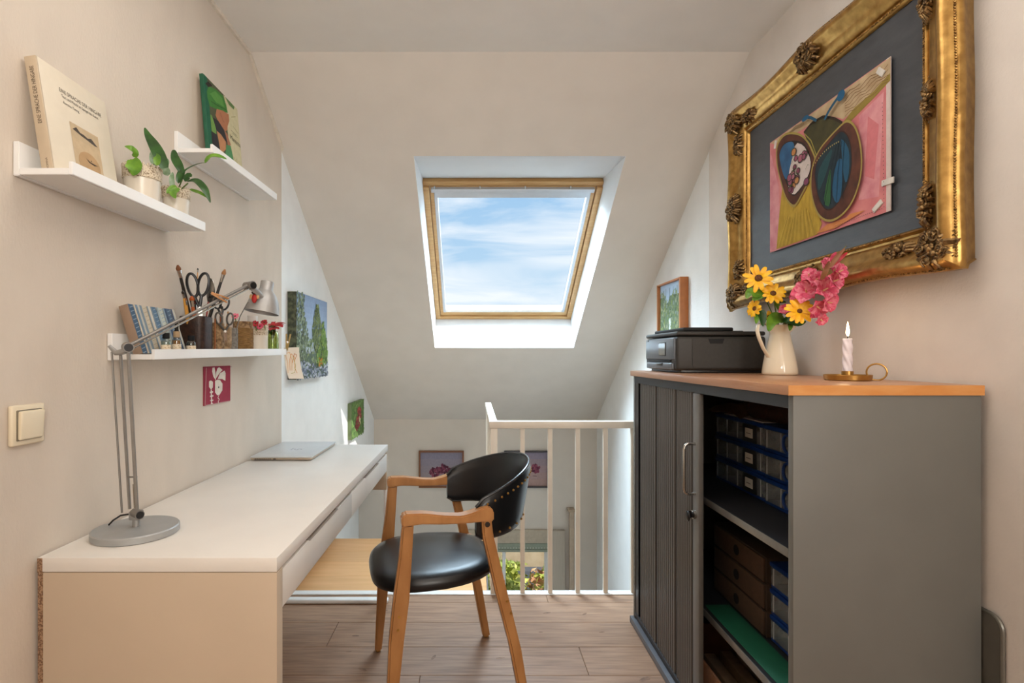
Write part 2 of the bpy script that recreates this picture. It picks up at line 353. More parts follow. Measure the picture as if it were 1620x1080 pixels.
g.prism(t2, (.010, 0, 0)); struct('trim_5', g, mat('batten_paint', '#d9cec0', .7))
# roof window
base = V((ix0, oy0, sl(oy0, OC))); SL = (oy1-oy0)/math.cos(ang); WW = ix1-ix0
def wbox(g, u0, u1, s0, s1, n0, n1, bev=.002, mi=0):
    M = Matrix(((1, 0, 0, base.x), (0, Tn.y, Nn.y, base.y), (0, Tn.z, Nn.z, base.z), (0, 0, 0, 1)))
    g.box(u0, u1, s0, s1, n0, n1, bev=bev, M=M, mi=mi, seg=1)
win = sroot('window_1', tuple(base))
def wp(name, m, *bx, root=None):
    g = G()
    for b in bx: wbox(g, *b)
    return g.build(name, m, root or win)
fw = .034
wp('frame_rail', pine, (0, WW, .004, .032, .002, .07)); wp('frame_rail', pine, (0, WW, SL-.030, SL, -.012, .07))
wp('frame_stile', pine, (0, fw, .034, SL-.030, -.012, .07)); wp('frame_stile', pine, (WW-fw, WW, .034, SL-.030, -.012, .07))
wp('sash_rail', pine, (fw+.004, WW-fw-.004, .036, .070, .002, .065))
wp('sash_rail', pine, (fw+.004, WW-fw-.004, SL-.078, SL-.034, .002, .065))
wp('sash_stile', pine, (fw+.004, fw+.034, .070, SL-.078, .002, .065)); wp('sash_stile', pine, (WW-fw-.034, WW-fw-.004, .070, SL-.078, .002, .065))
wp('blind_cassette', alu, (fw+.012, WW-fw-.012, .040, .064, -.020, .014)); wp('blind_bar', alu, (fw+.030, WW-fw-.030, .064, .112, -.006, .012))
wp('glazing_bead', alu, (fw+.026, fw+.046, .078, SL-.075, -.004, .03)); wp('glazing_bead', alu, (WW-fw-.046, WW-fw-.026, .078, SL-.075, -.004, .03))
wp('glazing_bead', mat('bead_white', '#e8e6e0', .5), (fw+.040, WW-fw-.040, SL-.098, SL-.072, 0, .03))
for q in (.02, .30, .58, .86): wp('vent_clip', alu, (fw+.01+q*.93, fw+.018+q*.93, .026, .044, -.014, -.004))
wp('pane', glass_c, (fw+.040, WW-fw-.040, .10, SL-.08, .032, .036, 0))
# lower window with blind
lw = sroot('window_2', (wx0, ZB, wz0))
def lp(name, m, *bx):
    g = G()
    for b in bx: g.box(*b, bev=.003, seg=1)
    return g.build(name, m, lw)
blind_m = mat('sage_blind', '#8e9684', .6)
lp('lintel_board', mat('lintel_beige', '#b5a793', .7), (-.12, wx1+.02, ZB-.03, ZB-.004, -.552, -.43))
lp('blind_cassette', blind_m, (wx0, wx1, ZB-.012, ZB+.03, -.612, -.556))
lp('bead_chain', paint('#e8e6dc'), *[(wx0+.01+i*.026, wx0+.024+i*.026, ZB-.016, ZB-.011, -.603, -.597) for i in range(25)])
lp('blind_bar', blind_m, (wx0+.01, wx1-.01, ZB-.006, ZB+.02, -.642, -.616))
for x in (wx0, wx1-.03, .26): lp('frame_stile', white_paint, (x, x+.03, ZB+.05, ZB+.10, wz0, wz1-.06))
lp('frame_rail', white_paint, (wx0, wx1, ZB+.05, ZB+.10, wz1-.075, wz1-.045)); lp('frame_rail', white_paint, (wx0, wx1, ZB+.05, ZB+.10, wz0, wz0+.04))
lp('pane', glass_c, (wx0+.03, wx1-.03, ZB+.072, ZB+.076, wz0+.04, wz1-.07))
lp('sill', white_paint, (wx0-.05, wx1+.05, ZB-.1, ZB+.05, wz0-.03, wz0))
# wall pieces right of the lower window
g = G(); g.box(.715, .83, ZB-.05, ZB-.004, -2.6, -.43, bev=.004); struct('trim_2', g, mat('pilaster_paint', '#b3a797', .7, scale=20, stretch=(8, 1, .3), var=.05))
g = G(); g.box(.862, .905, ZB-.09, ZB-.05, -2.6, -.245, bev=.004); g.box(.85, .915, ZB-.10, ZB-.004, -.245, -.225, bev=.004); struct('trim_3', g, mat('post_paint', '#b49f88', .6))
# nosing at the floor edge
g = G(); g.box(XL, XR, DF-.030, DF+.014, -.001, .006, bev=.003); g.box(XL, XR, DF, DF+.014, -.26, .0); struct('trim_4', g, white_paint)
# lower deck of beech boards over the stairs
dk = struct('floor', G().box(XL-.15, .062, DF+.03, 3.70, -.16, -.104), mat('deck_frame', '#cfc3b2', .6))
ys = [DF+.03, 2.876, 3.07, 3.284, 3.456, 3.70]
for a, b in zip(ys, ys[1:]): G().box(XL-.148, .066, a+.0006, b-.0006, -.104, -.09, bev=.001, seg=1).build('deck_board', lam_m, dk)
g = G(); g.box(.066, .075, DF+.03, 3.70, -.17, -.086); g.build('deck_edge', mat('deck_edge_grey', '#6d6a66', .5), dk)
# stairwell floor far below
g = G(); g.box(XL-.2, XR+.2, DF-.1, ZB+.25, -2.85, -2.7); struct('floor', g, mat('lower_floor', '#a98a68', .6))
g = G(); g.box(XL-.2, XR+.2, DF-.1, DF-.02, -2.85, -.26); struct('wall_back', g, wall_white)

# ------------------------------------------------------------------ outside
g = G(); g.box(-9, 12, 5.3, 40, -5.7, -5.6); struct('ground', g, mat('street_ground', '#77736d', .9))
hs = thing('house', 'beige rendered house across the street, seen through the lower stairwell window', 'house', (3, 10, -5.6))
g = G(); g.box(-6, 9, 10, 13, -5.4, -.9); g.build('facade', facade, hs); g = G(); g.box(-6, 9, 9.95, 13, -5.6, -5.4); g.build('plinth', darkst, hs); g = G(); g.box(-1.5, 2.2, 8.2, 8.38, -5.6, -2.12, bev=.03); tag(g.build('garden_wall', darkst, origin=(0, 8.3, -5.6)), 'dark grey garden wall behind the shrubs, seen through the lower window', 'wall')
g = G(); g.box(-6.2, 9.2, 9.7, 13.2, -.9, -.75); g.build('eave', darkst, hs)
def bush(x0, x1, y0, y1, z1, label, mats, n=520):
    r = thing('leafy_shrub', label, 'shrub', ((x0+x1)/2, (y0+y1)/2, -5.6))
    G().tube([((x0+x1)/2, (y0+y1)/2, -5.6), ((x0+x1)/2+.05, (y0+y1)/2, -2.2)], [.05, .03]).build('stem', stem_m, r)
    for m in mats:
        g = G()
        for i in range(n):
            u = random.random(); x = x0+(x1-x0)*u; zt = z1-.35*abs(u-.5)*2*random.random(); z = zt-abs(random.gauss(0, .35)); y = random.uniform(y0, y1)
            M = Euler((random.uniform(-1, 1)*PI, random.uniform(-1, 1)*PI, random.uniform(-1, 1)*PI)).to_matrix(); a = random.uniform(.035, .07)
            g.add([V((x, y, z))+M @ V(p) for p in ((0, -a, 0), (a*.45, 0, .01), (0, a, 0), (-a*.45, 0, .01))], [(0, 1, 2, 3)])
        g.build('foliage', m, r, kind='stuff')
    return r
bush(.08, .56, 5.6, 6.2, -1.12, 'yellow-green leafy shrub outside the lower window, the left one', [hedge_m, hedge_m])
bush(.60, 1.10, 5.6, 6.2, -1.20, 'reddish yellow leafy shrub outside the lower window, the right one', [hedge_m, hedge_r])

# ------------------------------------------------------------------ desk
dsk = thing('desk', 'long white writing desk with two flat drawers against the beige wall', 'desk', (-.67, 1.85, 0))
XB, XF, D0, D1, DT = -.918, -.415, 1.120, 2.553, .75
G().box(XB, XF, D0, D1, DT-.030, DT, bev=.0015, seg=2).build('desktop', desk_m, dsk)
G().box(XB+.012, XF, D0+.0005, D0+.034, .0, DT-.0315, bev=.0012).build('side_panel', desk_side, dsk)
G().box(XB, XB+.0115, D0+.002, D0+.034, .0, DT-.0315).build('raw_edge', chip_m, dsk)['label'] = 'raw chipboard edge'
G().box(XB+.001, XB+.0115, D0-.0008, D0+.004, DT-.031, DT-.001).build('raw_edge', chip_m, dsk)
for i, (a, b) in enumerate(((D0+.0355, 1.816), (1.819, D1-.022))):
    dr = G(); dr.box(XF-.020, XF-.002, a, b, .628, DT-.041, bev=.0015); f = dr.build('drawer', desk_m, dsk)
    g = G(); g.box(XB+.03, XF-.022, a+.01, b-.01, .640, .695); g.build('drawer_box', white_paint, f)
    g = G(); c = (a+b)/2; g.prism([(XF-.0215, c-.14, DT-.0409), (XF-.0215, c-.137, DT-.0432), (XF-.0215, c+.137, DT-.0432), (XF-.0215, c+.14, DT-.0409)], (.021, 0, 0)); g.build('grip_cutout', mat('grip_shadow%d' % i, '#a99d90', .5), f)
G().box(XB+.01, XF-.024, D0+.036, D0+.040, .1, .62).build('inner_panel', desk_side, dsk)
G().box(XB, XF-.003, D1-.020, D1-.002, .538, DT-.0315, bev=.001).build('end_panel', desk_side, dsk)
for x in (XF-.016, XB+.004):
    G().tube([(x+.006, D1-.010, .538), (x+.006, D1-.010, .012)], .0085, 12).build('leg', white_paint, dsk)
g = G(); g.box(XB, XF+.004, D1-.030, D1+.010, .0005, .021, bev=.008, seg=3); g.build('foot_rail', white_paint, dsk)

# ------------------------------------------------------------------ wall shelves (picture ledges)
def ledge(y0, y1, z0, z1, zb, label):
    """z0/z1: height of the lip's top at the near and the far end; zb: lip height"""
    r = thing('picture_ledge', label, 'shelf', (XL, y0, z0-zb), 'white picture ledges on the wallpapered wall')
    def pr(name, prof, m, bev=.001):
        g = G(); a = [(x, y0, z0+z) for x, z in prof]; g.prism(a, (0, y1-y0, z1-z0), bev=bev); return g.build(name, m, r)
    m = white_paint
    pr('back_plate', [(XL+.001, -zb-.002), (XL+.013, -zb-.002), (XL+.013, .040), (XL+.001, .040)], m)
    pr('shelf_board', [(XL+.0135, -zb), (-.8135, -zb), (-.8135, -zb+.013), (XL+.0135, -zb+.013)], m)
    pr('front_lip', [(-.813, -zb), (-.805, -zb), (-.805, 0), (-.813, 0)], m)
    return r
ledge(1.069, 1.5975, 1.563, 1.572, .0265, 'white picture ledge holding the cream book and two potted plants')
ledge(1.641, 2.174, 1.8246, 1.833, .026, 'small white picture ledge with the green book, near the slope')
ledge(1.343, 2.285, 1.190, 1.204, .026, 'long white picture ledge with scissors, brushes and bottles')

# light switch
sw = thing('light_switch', 'ivory rocker light switch on the beige wall', 'switch', (XL, 1.097, 1.033))
G().box(XL, XL+.010, 1.056, 1.138, .992, 1.074, bev=.004, seg=3).build('switch_plate', ivory, sw)
g = G(); g.box(XL+.008, XL+.0125, 1.066, 1.128, 1.002, 1.064, bev=.002); g.build('inner_frame', mat('switch_gap', '#7d7462', .5), sw)
M = Matrix.Translation((XL+.013, 1.097, 1.033)) @ Matrix.Rotation(math.radians(4), 4, 'Y')
g = G(); g.box(-.004, .006, -.029, .029, -.029, .029, bev=.003, seg=3, M=M); g.build('rocker', ivory, sw)

# ------------------------------------------------------------------ books on the ledges (leaning)
def lean_book(name, label, y0, y1, zb, hh, xf_b, xf_t, th, cover_m, spine_m, cat='book'):
    r = thing(name, label, cat, (xf_b, (y0+y1)/2, zb))
    U = V((0, 1, 0)); up = V((xf_t-xf_b, 0, hh)).normalized(); Nn_ = up.cross(U)*-1
    if Nn_.x < 0: Nn_ = -Nn_
    L_ = math.hypot(xf_t-xf_b, hh)
    def blk(nm, u0, u1, v0, v1, n0, n1, m, bev=.001):
        M = Matrix(((Nn_.x, 0, up.x, xf_b), (0, 1, 0, y0), (Nn_.z, 0, up.z, zb), (0, 0, 0, 1)))
        g = G(); g.box(n0, n1, u0, u1, v0, v1, bev=bev, M=M); return g.build(nm, m, r)
    W = y1-y0
    blk('front_cover', .0, W, 0, L_, -.0025, 0, cover_m); blk('back_cover', .0, W, 0, L_, -th, -th+.0025, cover_m)
    blk('pages', .004, W-.004, .003, L_-.003, -th+.0027, -.0027, page, 0); sp = blk('spine', -.002, .003, 0, L_, -th, 0, spine_m)
    a = Art(V((xf_b, y0, zb)), U, up, Nn_, W, L_); a.k = 2
    s_ = Art(V((xf_b, y0, zb))-Nn_*th+V((0, -.002, 0)), Nn_, up, V((0, -1, 0)), th, L_); s_.k = 2
    return r, a, s_
cream_cover = mat('cream_cover', '#d8cdb9', .5, var=.02)
r, a, s_ = lean_book('hardcover_book', 'large cream hardcover book leaning on the ledge beside the potted plants', 1.0905, 1.2936, 1.549, .238, -.858, -.8956, .024, cream_cover, mat('cream_spine', '#c3b096', .6, var=.03))
a.text('EINE SPRACHE DER HINGABE', .25, .80, .0125, '#2e2a28', wmax=.128)
a.text('Text und Mystik im Spiegel der Kunst', .27, .755, .0095, '#3a3633', wmax=.112)
a.text('Romina Tsong', .28, .70, .0085, '#3a3633', wmax=.046)
a.rect(.33, .06, .76, .56, '#c2ab8a'); a.ell(.55, .22, .17, .12, '#b3936c'); a.rect(.34, .42, .75, .55, '#bda888')
a.poly([(.36, .50), (.42, .535), (.47, .50), (.52, .50), (.58, .485), (.64, .50), (.70, .465), (.73, .45), (.68, .445), (.56, .465), (.48, .475)], '#4b443e')
a.poly([(.50, .275), (.56, .255), (.66, .25), (.70, .255), (.62, .235), (.54, .245)], '#3c342d'); a.poly([(.58, .28), (.59, .262), (.57, .262)], '#3c342d')
a.build('cover_print', r)
s_.text('EINE SPRACHE DER HINGABE', .68, .42, .012, '#4a3a2c', rot=PI/2, wmax=.118); s_.text('ROMINA', .65, .03, .006, '#5a4a3a', rot=PI/2); s_.build('spine_print', r)
r, a, s_ = lean_book('picture_book', 'green picture book with a headscarf portrait leaning on the upper ledge', 1.77, 2.024, 1.812, .297, -.875, -.900, .013, mat('book_cream', '#c9bf9c', .5, var=.04), mat('book_green_spine', '#1f5c43', .4, var=.08))
a.rect(0, 0, .12, 1, '#1f5c43'); a.rect(.10, 0, .60, 1, '#51543c')
GB = {
'#3f7a34': [(.06, .826), (.123, .915), (.318, .961), (.537, .976), (.623, .899), (.652, .809), (.481, .776), (.291, .718), (.111, .679), (.061, .758)],
'#2a211b': [(.036, .904), (.123, .968), (.239, .965), (.111, .894)],
'#a87050': [(.304, .723), (.481, .776), (.675, .806), (.681, .729), (.608, .634), (.594, .584), (.509, .537), (.412, .563), (.318, .582), (.252, .633)],
'#6a9148': [(.10, .581), (.136, .588), (.239, .478), (.226, .399), (.10, .393)],
'#2b2a2d': [(.161, .572), (.318, .593), (.481, .544), (.551, .424), (.481, .367), (.318, .431), (.239, .457)],
'#b57f58': [(.252, .451), (.371, .45), (.509, .409), (.481, .311), (.318, .20), (.278, .363)],
'#2c2a2c': [(.086, .391), (.239, .403), (.291, .281), (.286, .1), (.086, .1)],
'#a06a50': [(.481, .544), (.566, .529), (.658, .426), (.566, .361), (.537, .452)],
'#4f8a5a': [(.509, .376), (.652, .413), (.734, .20), (.60, .05), (.42, .15)]}
a.poly([(.551, .993), (1, .996), (1, .01), (.72, .01), (.70, .3), (.594, .573), (.687, .731), (.675, .818)], '#c6bd98')
for c, p in GB.items(): a.poly(p, c)
a.poly([(.13, .83), (.3, .93), (.5, .93), (.55, .84), (.3, .80)], '#568f42'); a.line([(.15, .75), (.35, .78), (.6, .83)], .003, '#2c5a28'); a.line([(.4, .72), (.45, .65), (.5, .64)], .002, '#6b4030')
a.poly([(.60, .988), (.77, .99), (.892, .983), (.861, .936), (.711, .934)], '#5f7a4a')
for p in ([(.75, .80), (.9, .86)], [(.78, .70), (.95, .66)], [(.72, .30), (.95, .12)], [(.8, .3), (.9, .05)]): a.line(p, .002, '#8f8a5e')
a.line([(.70, .62), (.88, .615)], .0015, '#4a4438'); a.line([(.74, .60), (.90, .595)], .0015, '#4a4438')
a.text('Mamma', .64, .50, .024, '#3d3a2c', wmax=.085)
a.build('cover_print', r)
# striped fabric notebook
r, a, s_ = lean_book('fabric_notebook', 'notebook with a blue and white striped woven cover leaning behind the bottles', 1.378, 1.5765, 1.180, .128, -.856, -.8955, .024, mat('woven_cream', '#c2b7a2', .9, bump=.5, bscale=600, var=.08), mat('notebook_spine', '#927a66', .7))
x = 0
for wd, c in ((.10, '#48617a'), (.03, '#c8beac'), (.05, '#6f8496'), (.04, '#b9b7ac'), (.05, '#7d8d99'), (.10, '#c4baa6'), (.03, '#8898a2'), (.05, '#c9c2b2'), (.03, '#7c8b96'), (.10, '#5c7890'), (.04, '#9aa8ae'), (.10, '#bcc0b2'), (.04, '#8b9aa2'), (.05, '#3d4f66'), (.10, '#55677c'), (.04, '#40506a'), (.05, '#c0bdb0')):
    a.rect(x, 0, min(1, x+wd), 1, c)
    if wd >= .1:
        for k in range(12): a.poly([(x+.01, k/12), (x+wd-.01, k/12+.04), (x+wd-.01, k/12+.055), (x+.01, k/12+.02)], '#8fa0ad' if c != '#c4baa6' else '#b3a78f')
    x += wd
a.build('woven_stripes', r)

# ------------------------------------------------------------------ plants
def blade(g, pts, wd, nrm=(0, 0, 1), fold=.25, mi=0, prof=None):
    """a leaf along pts with half-widths; slight fold along the midrib"""
    pts = [V(p) for p in pts]; n = len(pts)
    # refine
    fine = []
    for i in range(n-1):
        for k in range(4):
            t = k/4; p0, p1, p2, p3 = pts[max(i-1, 0)], pts[i], pts[i+1], pts[min(i+2, n-1)]
            fine.append(.5*((2*p1)+(p2-p0)*t+(2*p0-5*p1+4*p2-p3)*t*t+(3*p1-p0-3*p2+p3)*t**3))
    fine.append(pts[-1]); m = len(fine); rows = []
    for i, p in enumerate(fine):
        d = (fine[min(i+1, m-1)]-fine[max(i-1, 0)]).normalized(); s_ = d.cross(V(nrm)).normalized(); up = s_.cross(d).normalized(); t = i/(m-1)
        w_ = wd*(prof(t) if prof else (math.sin(PI*min(1, t**.75*1.0))**.8 if t < 1 else 0))+.0003
        rows.append([p-s_*w_+up*w_*fold, p-s_*w_*.5+up*w_*fold*.4, p, p+s_*w_*.5+up*w_*fold*.4, p+s_*w_+up*w_*fold])
    g.ring(rows, mi, close=False, caps=False)
def leaf(root, pts, wd, m, nrm=(0, -.5, .8), **k):
    g = G(); blade(g, pts, wd, nrm, **k); return g.build('leaf', m, root, angle=60)
def plant_pot(cx, cy, z, r_, hh, label):
    t = thing('potted_plant', label, 'plant', (cx, cy, z), 'leafy plants in white pots')
    g = G(); n = 40; prof = [(0, .0), (r_*.80, .0), (r_*.84, .004), (r_*.97, hh*.80), (r_, hh*.84), (r_, hh*.96), (r_*.95, hh*.96), (r_*.93, hh*.8), (0, hh*.78)]
    g.lathe((cx, cy, z), prof, n); g.build('pot', pot_white, t)
    g = G()
    for k in range(26):
        a_ = 2*PI*k/26; c = V((cx+r_*math.cos(a_), cy+r_*math.sin(a_), z+hh*.97)); g.ball(c, r_*.13, (.5, .5, 1.0), u=8, w_=5)
    g.lathe((cx, cy, z), [(r_*.975, hh*.70), (r_*1.015, hh*.72), (r_*1.02, hh*.95), (r_*.98, hh*.97)], 40); g.build('lace_rim', moss, t)
    g = G(); g.ball((cx, cy, z+hh*.78), r_*.93, (1, 1, .2)); g.build('soil', soil, t)
    return t
p1 = plant_pot(-.862, 1.385, 1.5435, .044, .118, 'larger potted plant in a white lace-rimmed pot, next to the cream book')
zt = 1.5435+.10
def at(px, py, D): return V(((px-751)*D/845, D, H+(563-py)*D/845))   # a point at depth D
def stemt(root, pts, r_=.0012): G().tube(pts, r_, 6).build('stem', stem_m, root)
s0 = V((-.862, 1.385, zt))
stemt(p1, [s0, at(212, 262, 1.36), at(207, 252, 1.34)])
leaf(p1, [at(209, 252, 1.34), at(213, 262, 1.335), at(209, 270, 1.33), at(206, 273, 1.33)], .018, leaf_l, (.3, -1, .1), prof=lambda t: math.sin(PI*(t*.86+.12))**.6)
stemt(p1, [s0, at(222, 258, 1.37), at(214, 246, 1.37)])
leaf(p1, [at(215, 249, 1.37), at(212, 240, 1.36), at(206, 234, 1.35), at(197, 231, 1.35)], .010, leaf_l, (.4, -.8, .5))
stemt(p1, [s0, at(238, 262, 1.38), at(252, 255, 1.38)])
leaf(p1, [at(261, 266, 1.37), at(252, 246, 1.37), at(243, 229, 1.38), at(234, 214, 1.39), at(229, 202, 1.40)], .0145, leaf_d, (.5, -.9, .2), prof=lambda t: math.sin(PI*(t*.92+.06)**.62)**.9)
leaf(p1, [at(247, 262, 1.40), at(243, 250, 1.40), at(240, 238, 1.41)], .010, leaf_p, (.2, -1, .1))
leaf(p1, [at(256, 268, 1.38), at(262, 258, 1.40), at(262, 250, 1.42)], .010, leaf_p, (.2, -1, .1))
leaf(p1, [at(248, 262, 1.36), at(249, 250, 1.36), at(245, 243, 1.37)], .009, leaf_l, (.2, -1, .1))
p2 = plant_pot(-.858, 1.535, 1.5455, .036, .108, 'smaller potted plant with drooping dark leaves at the ledge end')
s1 = V((-.858, 1.535, 1.64))
leaf(p2, [at(289, 274, 1.50), at(283, 262, 1.50), at(277, 250, 1.51), at(275, 237, 1.52)], .0115, leaf_d, (.4, -1, .1), prof=lambda t: math.sin(PI*(t*.9+.08))**.6)
leaf(p2, [at(288, 285, 1.50), at(293, 271, 1.50), at(310, 261, 1.50), at(326, 257, 1.50)], .008, leaf_d, (.1, -.6, .9))
leaf(p2, [at(324, 258, 1.50), at(333, 248, 1.50), at(345, 247, 1.50), at(359, 252, 1.50)], .010, leaf_l, (.1, -.8, .7))
leaf(p2, [at(296, 287, 1.49), at(310, 286, 1.48), at(322, 297, 1.47), at(328, 308, 1.47), at(333, 321, 1.47)], .010, leaf_d, (.3, -.8, .5))
leaf(p2, [at(300, 299, 1.49), at(310, 303, 1.48), at(318, 306, 1.47), at(330, 314, 1.47)], .006, leaf_l, (.2, -.8, .5))
leaf(p2, [at(274, 300, 1.49), at(272, 283, 1.49), at(273, 272, 1.50)], .007, leaf_p, (.2, -1, .1))
leaf(p2, [at(282, 290, 1.49), at(284, 278, 1.49), at(284, 268, 1.50)], .008, leaf_d, (.2, -1, .1))
leaf(p2, [at(278, 293, 1.48), at(270, 301, 1.47), at(264, 306, 1.46)], .009, leaf_l, (.3, -.9, .4))
leaf(p2, [at(283, 297, 1.48), at(274, 305, 1.46), at(278, 314, 1.45)], .010, leaf_l, (.3, -.9, .4))
leaf(p2, [at(292, 287, 1.49), at(299, 278, 1.49), at(303, 280, 1.49)], .009, leaf_d, (.2, -1, .3))
leaf(p2, [at(266, 278, 1.50), at(263, 270, 1.50), at(262, 262, 1.51)], .010, leaf_p, (.3, -1, .1))
G().tube([s1, at(288, 285, 1.50)], .002, 6).build('stem', stem_m, p2); G().tube([s1, at(297, 290, 1.49)], .002, 6).build('stem', stem_m, p2)

# ------------------------------------------------------------------ desk lamp
lampT = thing('desk_lamp', 'silver articulated desk lamp standing on the near end of the white desk', 'lamp', (-.808, 1.272, .75))
bx, by = -.806, 1.272
g = G(); g.lathe((bx, by, .75), [(0, 0), (.089, 0), (.0915, .002), (.0915, .015), (.089, .0175), (0, .0185)], 64); g.build('base', mat('lamp_base', '#a5a6a5', .45, metal=.3, var=.03), lampT)
g = G(); g.cyl((bx, by, .768), (bx, by, .786), .008); g.box(bx-.013, bx+.013, by-.010, by+.010, .784, .806, bev=.003); g.build('base_joint', silver_d, lampT)
k1 = (bx+.012, by-.010, .802)
g = G(); g.cyl((bx-.002, by-.004, .802), (bx+.020, by-.018, .800), .0105); g.build('joint_knob', silver, lampT)
g = G(); g.cyl((bx+.019, by-.0175, .8), (bx+.0215, by-.0193, .7998), .0085); g.build('knob_cap', blackp, lampT)
P0 = V((-.823, 1.27, 1.193)); Q0 = V((-.6825, 1.62, 1.386))
g = G(); g.tube([(bx+.006, by-.006, .803), (P0.x+.0035, P0.y-.006, P0.z-.012)], .0042, 10); g.build('lower_arm', silver, lampT)
g = G(); g.tube([(bx-.018, by+.004, .808), (P0.x-.022, P0.y+.004, P0.z-.012)], .0036, 10); g.build('lower_arm', silver, lampT)
g = G(); g.tube([(bx-.034, by+.0, .800), (P0.x-.040, P0.y+.0, P0.z-.010)], .0024, 8); g.build('lower_rod', silver, lampT)
g = G(); g.tube([(bx-.003, by, .812), (bx-.006, by, .868)], .0028, 10); g.build('spring', chrome, lampT)
g = G(); g.tube([(bx-.022, by, .885), (bx+.004, by-.004, .886)], .0022, 8); g.build('cross_bar', silver, lampT)
g = G(); g.tube([(bx-.016, by, .797), (bx-.036, by-.002, .794), (bx-.055, by+.0, .782), (bx-.068, by+.004, .7700)], .0021, 8); g.build('cable', blackp, lampT)
g = G(); g.tube([P0+V((-.046, 0, .004)), P0+V((-.030, 0, -.012)), P0+V((-.012, -.004, -.010)), P0+V((.006, -.008, 0))], [.004, .0065, .0075, .008], 12); g.build('elbow_bracket', silver_d, lampT)
g = G(); g.cyl(P0+V((-.012, .012, .002)), P0+V((.008, -.012, .000)), .0115); g.build('elbow_joint', silver, lampT)
g = G(); g.cyl(P0+V((.0075, -.0115, 0)), P0+V((.0092, -.0135, 0)), .0095); g.build('knob_cap', blackp, lampT)
d = (Q0-P0).normalized(); sd = d.cross(V((0, 0, 1))).normalized(); un = sd.cross(d).normalized()
g = G(); g.tube([P0+un*.004, Q0+un*.004], .0046, 12); g.build('upper_arm', silver, lampT)
g = G(); g.tube([P0-un*.005+sd*.004, Q0-un*.005+sd*.004], .0026, 10); g.build('upper_rod', chrome, lampT)
g = G(); g.cyl(Q0+V((-.016, .01, 0)), Q0+V((.014, -.008, .001)), .0125); g.build('head_joint', silver, lampT)
g = G(); g.cyl(Q0+V((.0135, -.0077, 0)), Q0+V((.0165, -.0095, 0)), .010); g.build('knob_cap', blackp, lampT)
S0 = V((-.670, 1.70, 1.350))
g = G(); g.tube([Q0, Q0+V((.016, .03, -.02)), Q0+V((.020, .055, -.038))], [.009, .009, .008], 12); g.build('head_arm', silver_d, lampT)
Ms = Matrix.Translation(S0) @ Matrix.Rotation(math.radians(8), 4, 'Y') @ Matrix.Rotation(math.radians(-6), 4, 'X')
g = G(); outer = [(.0001, .062), (.0185, .062), (.0205, .059), (.0205, .036), (.0245, .030), (.034, .019), (.043, .002), (.049, -.020), (.0515, -.040), (.0500, -.040), (.0475, -.020), (.0415, .001), (.030, .019), (.002, .028)]
g.lathe((0, 0, 0), outer, 48, M=Ms); g.build('lamp_shade', silver_d, lampT)
g = G(); g.lathe((0, 0, 0), [(.0001, .03), (.012, .028), (.014, .012), (.020, 0), (.021, -.010), (.015, -.022), (.0001, -.027)], 24, M=Ms); g.build('bulb', mat('frosted_bulb', '#e9e2d4', .3), lampT)
g = G(); g.tube([Q0+V((.020, .055, -.038)), at(392, 478, 1.66), at(380, 500, 1.70), at(375, 517, 1.74), at(373, 531, 1.78)], .0016, 8); g.build('cable', silver, lampT)
c = at(402.5, 466, 1.645)
om = thing('felt_ornament', 'tiny red felt figure hanging at the lamp head', 'ornament', tuple(c))
g = G(); g.ball(c+V((0, 0, .006)), .0085, (1, 1, .7)); g.build('cap', mat('ornament_dark', '#2c1612', .6), om)
g = G(); g.ball(c+V((0, -.001, -.012)), .0095, (.85, .6, 1.5)); g.build('body', mat('ornament_red', '#a81f1c', .6), om)
g = G(); g.ball(c+V((-.010, 0, -.006)), .0055, (.9, .5, 1.4)); g.ball(c+V((.010, 0, -.006)), .0055, (.9, .5, 1.4)); g.build('wing', mat('ornament_tan', '#c9a06e', .6), om)
# wooden clothes peg on the arm
def peg(name, label, c, axis, m, L_=.07, sc_=1):
    r = thing(name, label, 'clothespin', tuple(c)); ax = V(axis).normalized(); s_ = ax.cross(V((.3, -1, 0))).normalized(); q = ax.cross(s_).normalized()
    for sgn in (-1, 1):
        M = Matrix((( ax.x, s_.x, q.x, c[0]), (ax.y, s_.y, q.y, c[1]), (ax.z, s_.z, q.z, c[2]), (0, 0, 0, 1))) @ Matrix.Rotation(sgn*.10, 4, 'Z')
        g = G(); g.box(-L_/2, L_/2, sgn*.0035*sc_-.0025*sc_, sgn*.0035*sc_+.0025*sc_, -.004*sc_, .004*sc_, bev=.0008, M=M); g.build('peg_half', m, r)
    g = G(); g.cyl(V(c)-q*.006*sc_, V(c)+q*.006*sc_, .0032*sc_, n=12); g.build('spring', chrome, r)
    return r
c = P0.lerp(Q0, .71)+V((.004, -.012, .010)); peg('clothespin', 'wooden clothespin clipped on the arm of the silver lamp', c, (.36, .3, -.20), wood_l, L_=.048)

